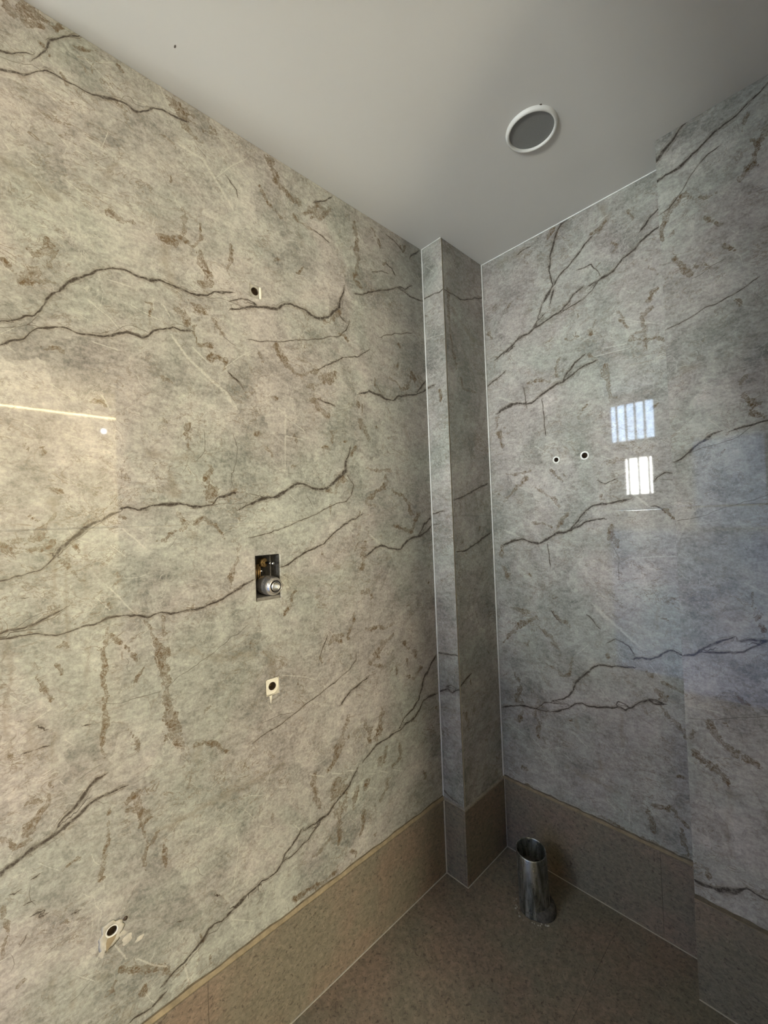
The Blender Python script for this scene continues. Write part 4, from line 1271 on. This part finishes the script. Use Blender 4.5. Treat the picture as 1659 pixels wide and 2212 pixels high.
# ------------------------------------------------------------------ shower valve in its cut-out
vy0, vy1, vz0, vz1 = VALVE
sv = empty('shower_valve', (-0.02, -1.078, 1.309), 'concealed shower valve with chrome barrel in a rectangular cut-out of the left wall', 'shower valve')
bm = bmesh.new()                                       # open-fronted housing lining the cut-out
e = 0.0004
bx = 0.075
for lo, hi in (((-bx, vy0 + e, vz0 + e), (-bx + .003, vy1 - e, vz1 - e)),
               ((-bx, vy0 + e, vz0 + e), (-0.0008, vy0 + e + .002, vz1 - e)),
               ((-bx, vy0 + e, vz1 - e - .002), (-0.0008, vy1 - e, vz1 - e))):
    add_box(bm, lo, hi)
bm_obj('housing', bm, M['black'], sv)
bm = bmesh.new()
add_box(bm, (-bx, vy1 - e - .002, vz0 + e), (-0.0006, vy1 - e, vz1 - e))
add_box(bm, (-bx, vy1 - .020, vz0 + e), (-bx + .050, vy1 - .0165, vz1 - e))
bm_obj('side_plate', bm, M['grimy'], sv)
bm = bmesh.new()
add_box(bm, (-bx, vy0 + e, vz0 + e), (-0.0008, vy1 - e, vz0 + e + .010), 0.001)
bm_obj('mortar_bed', bm, M['dull_mortar'], sv)
VA = (-1.078, 1.3085)
lathe('barrel', [(0.0, -0.072), (0.0215, -0.072), (0.0215, -0.050), (0.0262, -0.046), (0.0290, -0.040), (0.0300, -0.030), (0.0300, -0.002), (0.0285, 0.001), (0.0285, 0.004), (0.0280, 0.014), (0.0262, 0.022), (0.0232, 0.0280), (0.0196, 0.0310), (0.0182, 0.0305), (0.0178, 0.022), (0.0, 0.022)],
      (0, VA[0], VA[1]), (1, 0, 0), M['chrome'], sv, 64)
lathe('groove', [(0.0150, 0.0225), (0.0177, 0.0235), (0.0177, 0.0295), (0.0168, 0.0298), (0.0150, 0.0240)], (0, VA[0], VA[1]), (1, 0, 0), M['black'], sv, 48)
lathe('collar', [(0.0150, 0.022), (0.0150, 0.0315), (0.0135, 0.0330), (0.0100, 0.0330), (0.0092, 0.0310), (0.0092, 0.024), (0.0, 0.024)], (0, VA[0], VA[1]), (1, 0, 0), M['steel'], sv, 48)
st_ = lathe('spindle', [(0.0055, 0.024), (0.0055, 0.043), (0.0048, 0.0450), (0.0028, 0.0450), (0.0022, 0.0425), (0.0, 0.0425)], (0, VA[0] + .0008, VA[1]), (1, 0, 0), M['pvc'], sv, 20, False)
DA_ = (-1.0735, 1.3760)
lathe('nut', [(0.0, -0.072), (0.0155, -0.072), (0.0155, -0.046), (0.0135, -0.0440), (0.0075, -0.0435), (0.0075, -0.040), (0.0, -0.040)], (0, DA_[0], DA_[1]), (1, 0, 0), M['brass'], sv, 8, False)
lathe('rod', [(0.0046, -0.042), (0.0046, -0.0040), (0.0038, -0.0032), (0.0030, -0.0032), (0.0030, -0.0010), (0.0044, 0.0), (0.0044, 0.0110), (0.0034, 0.0120), (0.0, 0.0120)], (0, DA_[0], DA_[1]), (1, 0, 0), M['steel'], sv, 24)
for yy in (-1.0955, -1.0885, -1.0825):
    bm = bmesh.new(); add_lathe(bm, [(0.0019, 0), (0.0019, 0.055)], (-0.060, yy, vz0 + 0.050), (0, 0, 1), 16, True, True)
    bm_obj('copper_tube', bm, M['copper'], sv, True)
lathe('screw', [(0.0, -0.072), (0.0034, -0.072), (0.0034, -0.0690), (0.0030, -0.0680), (0.0016, -0.0680), (0.0014, -0.0700), (0.0, -0.0700)], (0.012, -1.079, 1.3500), (1, 0, 0), M['steel'], sv, 20)


# ------------------------------------------------------------------ pipe outlets
def square_ring(bm, frame, uc, zc, hu, hz, ru, rz, d0, d1, seg=48, jag=0.0, seed=0, cut=0.0, cap=1.30):
    """flat patch: rounded-square outline, elliptical bore, front at depth d0, skirt to d1"""
    rr = random.Random(seed)
    O, I, O2, I2 = [], [], [], []
    for i in range(seg):
        a = 2 * math.pi * i / seg
        c, s = math.cos(a), math.sin(a)
        k = 1.0 / max(abs(c), abs(s))
        k = min(k, cap)
        if cut and c > 0 and s < 0: k = min(k, 1.02)
        jr = 1 + jag * (rr.random() - .5)
        pu, pz = uc + hu * k * c * jr, zc + hz * k * s * jr
        qu, qz = uc + ru * c, zc + rz * s
        f = lambda u, z, d: bm.verts.new(frame(np.array(u), np.array(z), np.array(d)))
        O.append(f(pu, pz, d0)); I.append(f(qu, qz, d0)); O2.append(f(pu, pz, d1)); I2.append(f(qu, qz, d1))
    for i in range(seg):
        j = (i + 1) % seg
        bm.faces.new((O[i], O[j], I[j], I[i])); bm.faces.new((O[i], O2[i], O2[j], O[j])); bm.faces.new((I[i], I[j], I2[j], I2[i]))


def outlet(name, label, frame, axis, u, z, hu, hz, r, patch_mat, jag=0.08, seed=1, cut=0.0, pin=True, rim=0.0, group=None, cap=1.30):
    org = Vector(frame(np.array(u), np.array(z), np.array(0.0)))
    o = empty(name, org, label, 'pipe outlet', group or 'open pipe outlets in the tiled walls')
    bm = bmesh.new()
    square_ring(bm, frame, u, z, hu - .0004, hz - .0004, r * 1.02, r * 1.02, 0.0012, 0.012, 48, jag, seed, cut, cap)
    bm_obj('filler_patch', bm, M[patch_mat], o)
    # the bore: tube wall and closed end
    lathe('socket', [(r * 1.02, -0.011), (r, -0.0005), (r * 0.93, 0.0), (r * 0.90, -0.004), (r * 0.90, -0.045), (0.0, -0.045)], org, axis, M['cavity'], o, 32)
    if rim:
        lathe('rim', [(r + rim, -0.006), (r + rim, 0.0008), (r + rim * .8, 0.002), (r + rim * .2, 0.002), (r * .95, 0.0006), (r * .93, -0.012)], org, axis, M['pvc'], o, 40)
    if pin:
        lathe('brass_insert', [(0.0, -0.030), (r * .34, -0.030), (r * .34, -0.020), (r * .26, -0.018), (0.0, -0.018)], org + Vector((0, 0.002, -0.002)), axis, M['brass'], o, 6, False)
    return o


X, NY = (1, 0, 0), (0, -1, 0)
o1 = outlet('pipe_outlet', 'recessed pipe outlet high on the left wall with bright white filler edge', F_L, X, -1.1010, 2.2120, 0.0148, 0.0198, 0.0118, 'tile_cement', 0.02, 2)
bm = bmesh.new()                                        # bright raised filler on one side
add_box(bm, (-0.008, -1.0862, 2.1925), (0.0022, -1.0795, 2.2300), 0.0016)
bm_obj('white_filler', bm, M['filler'], o1)
o2 = outlet('pipe_outlet', 'recessed pipe outlet in a cream square patch below the shower valve', F_L, X, -1.0835, 1.0050, 0.0205, 0.0230, 0.0120, 'filler', 0.05, 5, 1.0)
bm = bmesh.new()
for i in range(7):
    w = 0.0042 * (1 - i / 7.5); zz = 0.9790 - i * 0.0032
    add_box(bm, (-0.001, -1.0905 - w, zz - .0034), (0.0012, -1.0905 + w, zz))
bm_obj('filler_drip', bm, M['filler'], o2)
o3 = outlet('pipe_outlet', 'open drain outlet with cement smears low at the left edge', F_L, X, -1.508, 0.5690, 0.0168, 0.0168, 0.0105, 'pale_cement', 0.0, 8, 0.0, False, 0.0026, None, 1.5)


def smear(name, y, z, r0, rad, mat, thick, seed, seg=72):
    """thin feathered coat on the left wall from radius r0 out to an uneven outline rad(angle)"""
    bm = bmesh.new(); q = random.Random(seed); rows = []
    ph = [q.uniform(0, 6.3) for _ in range(4)]
    for i in range(seg):
        a = 2 * math.pi * i / seg
        R_ = rad(a) * (1 + .12 * math.sin(3 * a + ph[0]) + .07 * math.sin(7 * a + ph[1]) + .03 * math.sin(13 * a + ph[2]) + .03 * (q.random() - .5))
        R_ = max(R_, r0 + .001)
        c, s_ = math.cos(a), math.sin(a)
        rows.append([bm.verts.new((t, y + c * rr_, z + s_ * rr_)) for t, rr_ in ((-.0005, r0), (thick, r0), (thick * .8, r0 + (R_ - r0) * .6), (-.0002, R_))])
    for i in range(seg):
        a, b = rows[i], rows[(i + 1) % seg]
        for k in range(4): bm.faces.new((a[k], a[(k + 1) % 4], b[(k + 1) % 4], b[k]))
    return bm_obj(name, bm, M[mat], o3, True)


smear('cement_smear', -1.508, 0.569, 0.0125, lambda a: 0.024 + 0.016 * max(0, -math.sin(a + .25)) ** 1.5, 'pale_cement', 0.0016, 3)
bm = bmesh.new()
for (cy_, cz_, ry, rz, n) in ((-1.478, 0.529, .013, .010, 5), (-1.452, 0.513, .010, .006, 6), (-1.527, 0.533, .006, .014, 7), (-1.489, 0.548, .009, .007, 8)):
    q = random.Random(n); c = bm.verts.new((0.0016, cy_, cz_)); ring = []
    for i in range(22):
        a = 2 * math.pi * i / 22; f = 1 + .2 * math.sin(2 * a + n) + .12 * math.sin(4 * a + 2 * n) + .05 * (q.random() - .5)
        ring.append(bm.verts.new((-0.0001, cy_ + math.cos(a) * ry * f, cz_ + math.sin(a) * rz * f)))
    for i in range(22): bm.faces.new((c, ring[i], ring[(i + 1) % 22]))
bm_obj('cement_splash', bm, M['pale_cement'], o3, True)['kind'] = 'stuff'
lathe('anchor_hole', [(0.0, 0.0016), (0.0042, 0.0017), (0.0050, -0.001)], (0.0004, -1.4805, 0.5790), (1, 0, 0), M['cavity'], o3, 16)
bm = bmesh.new(); pts = [(-1.518, .557), (-1.512, .5575), (-1.505, .556), (-1.499, .5565), (-1.503, .548), (-1.511, .540), (-1.517, .532), (-1.520, .527), (-1.520, .538), (-1.520, .549)]
top = [bm.verts.new((0.0021, y, z)) for y, z in pts]; bot = [bm.verts.new((0.0, y, z)) for y, z in pts]
bm.faces.new(top)
for i in range(len(pts)): bm.faces.new((top[i], bot[i], bot[(i + 1) % len(pts)], top[(i + 1) % len(pts)]))
bm_obj('rust_run', bm, M['mortar'], o3)
for i, (x, z, a) in enumerate(OUT_R):
    r_ = (0.0096, 0.0116)[i]
    outlet('pipe_outlet', ('smaller left one of the two white-rimmed pipe outlets on the back wall', 'larger right one of the two white-rimmed pipe outlets on the back wall')[i],
           F_R, NY, x, z, a, a, r_, 'tile_cement', 0.02, 20 + i, 0.0, False, (0.0052, 0.0056)[i])

# ------------------------------------------------------------------ galvanised pipe in the floor
pb, pt_ = Vector((0.351, -0.208, 0.0)), Vector((0.334, -0.190, 0.205))
axp = (pt_ - pb).normalized(); plen = (pt_ - pb).length
pipe = empty('drain_pipe', pb, 'upright galvanised steel drain pipe stub rising from the tiled floor', 'pipe')
R = 0.0560
bm = bmesh.new(); add_lathe(bm, [(R + .001, 0.0), (R, 0.03), (R, plen - .003), (R - .0008, plen), (R - .0030, plen), (R - .0034, plen - .003), (R - .0034, 0.06)], pb - axp * .004, axp, 72)
for v in bm.verts:
    h = (v.co - pb).dot(axp)
    if h > plen - 0.02:
        v.co += axp * 0.21 * (v.co - pt_).dot(Vector((-0.72, 0.69, 0)))
tube = bm_obj('tube', bm, M['galv'], pipe, True)
bm = bmesh.new()                                           # strainer plate sunk in the mouth: disc with four lobed holes
PLZ = plen - 0.062
tt = axp.orthogonal().normalized(); bb = axp.cross(tt)
def pp_(a, rad, h): return pb + axp * h + (tt * math.cos(a) + bb * math.sin(a)) * rad
add_lathe(bm, [(0.0, PLZ + .004), (0.012, PLZ + .003), (R - .006, PLZ), (R - .0036, PLZ + .002)], pb, axp, 48)
bm_obj('strainer', bm, M['grimy'], pipe, True)
bm = bmesh.new()
for q in range(4):
    a = math.radians(35 + 90 * q)
    c = pp_(a, 0.033, PLZ + .0006)
    add_lathe(bm, [(0.0, 0.0022), (0.0105, 0.0020), (0.0125, 0.0)], c, axp, 18)
bm_obj('strainer_hole', bm, M['black'], pipe)
bm = bmesh.new()
for a in (math.radians(80), math.radians(170)):
    p0, p1 = pp_(a, R - .005, PLZ + .004), pp_(a + math.pi, R - .005, PLZ + .004)
    add_lathe(bm, [(0.0032, 0), (0.0032, (p1 - p0).length)], p0, p1 - p0, 10, True, True)
bm_obj('crossbar', bm, M['grimy'], pipe, True)
lathe('collar', [(0.0, 0.034), (R - .010, 0.033), (R - .003, 0.028), (R + .001, 0.018), (R + .002, 0.0)], pb + Vector((0.0165, 0.0085, 0)), (0, 0, 1), M['grimy'], pipe, 56)
bm = bmesh.new()
rr = random.Random(4)
for i in range(30):
    a = rr.uniform(0, 2 * math.pi); d = R + rr.uniform(.008, .022); s = rr.uniform(.002, .0045)
    add_lathe(bm, [(0.0, s * .5), (s * .7, s * .35), (s, -0.0002)], pb + Vector((math.cos(a) * d, math.sin(a) * d, 0)), (0, 0, 1), 7)
bm_obj('mortar_crumbs', bm, M['cement'], pipe)['kind'] = 'stuff'

# ------------------------------------------------------------------ light strip, lamps and doorway of the room beyond
ls = empty('light_strip', (3.29, -1.6, 2.50), 'warm linear light hung below the ceiling, mirrored in the left wall', 'light strip')
bm = bmesh.new()
add_box(bm, (3.235, -2.95, 2.500), (3.27, -0.35, 2.512))
for yy in (-2.6, -1.65, -0.7): add_box(bm, (3.256, yy - .004, 2.512), (3.264, yy + .004, H))
bm_obj('channel', bm, M['ring'], ls)
box('diffuser', (3.240, -2.95, 2.512), (3.249, -0.35, 2.5185), emitter('warm_strip_glow', (1.0, 0.78, 0.36), 130.0), ls)
wl = empty('spot_lamp', (4.28, -0.73, 2.60), 'small white spot lamp high on the far wall beyond the opening', 'lamp')
lathe('body', [(0.0, 0.0), (0.03, 0.0), (0.03, 0.035), (0.026, 0.037)], (4.3, -0.75, 2.60), (-1, 0, 0), M['ring'], wl, 24)
lathe('lens', [(0.0, 0.0365), (0.026, 0.0365)], (4.3, -0.75, 2.60), (-1, 0, 0), emitter('cool_spot_glow', (0.85, 0.93, 1.0), 60.0), wl, 24)
lq = empty('ceiling_lamp', (3.0, -0.60, H), 'small warm ceiling lamp hidden behind the partition', 'lamp')
box('body', (2.83, -0.77, 2.645), (3.17, -0.43, H), M['ring'], lq, 0.004)
lp = empty('wall_lamp', (4.3, -1.99, 1.62), 'tall warm wall lamp on the far wall beyond the opening', 'lamp')
box('body', (4.20, -2.36, 0.94), (4.3, -1.63, 2.30), M['ring'], lp, 0.004)
bm = bmesh.new()
for lo, hi in (((0.33, -3.01, 0), (0.38, -2.98, 2.15)), ((1.12, -3.01, 0), (1.17, -2.98, 2.15)), ((0.38, -3.01, 2.10), (1.12, -2.98, 2.15))): add_box(bm, lo, hi)
meta(bm_obj('door_1', bm, M['ring']), 'white frame of the daylit doorway behind the camera', 'door', 'structure')
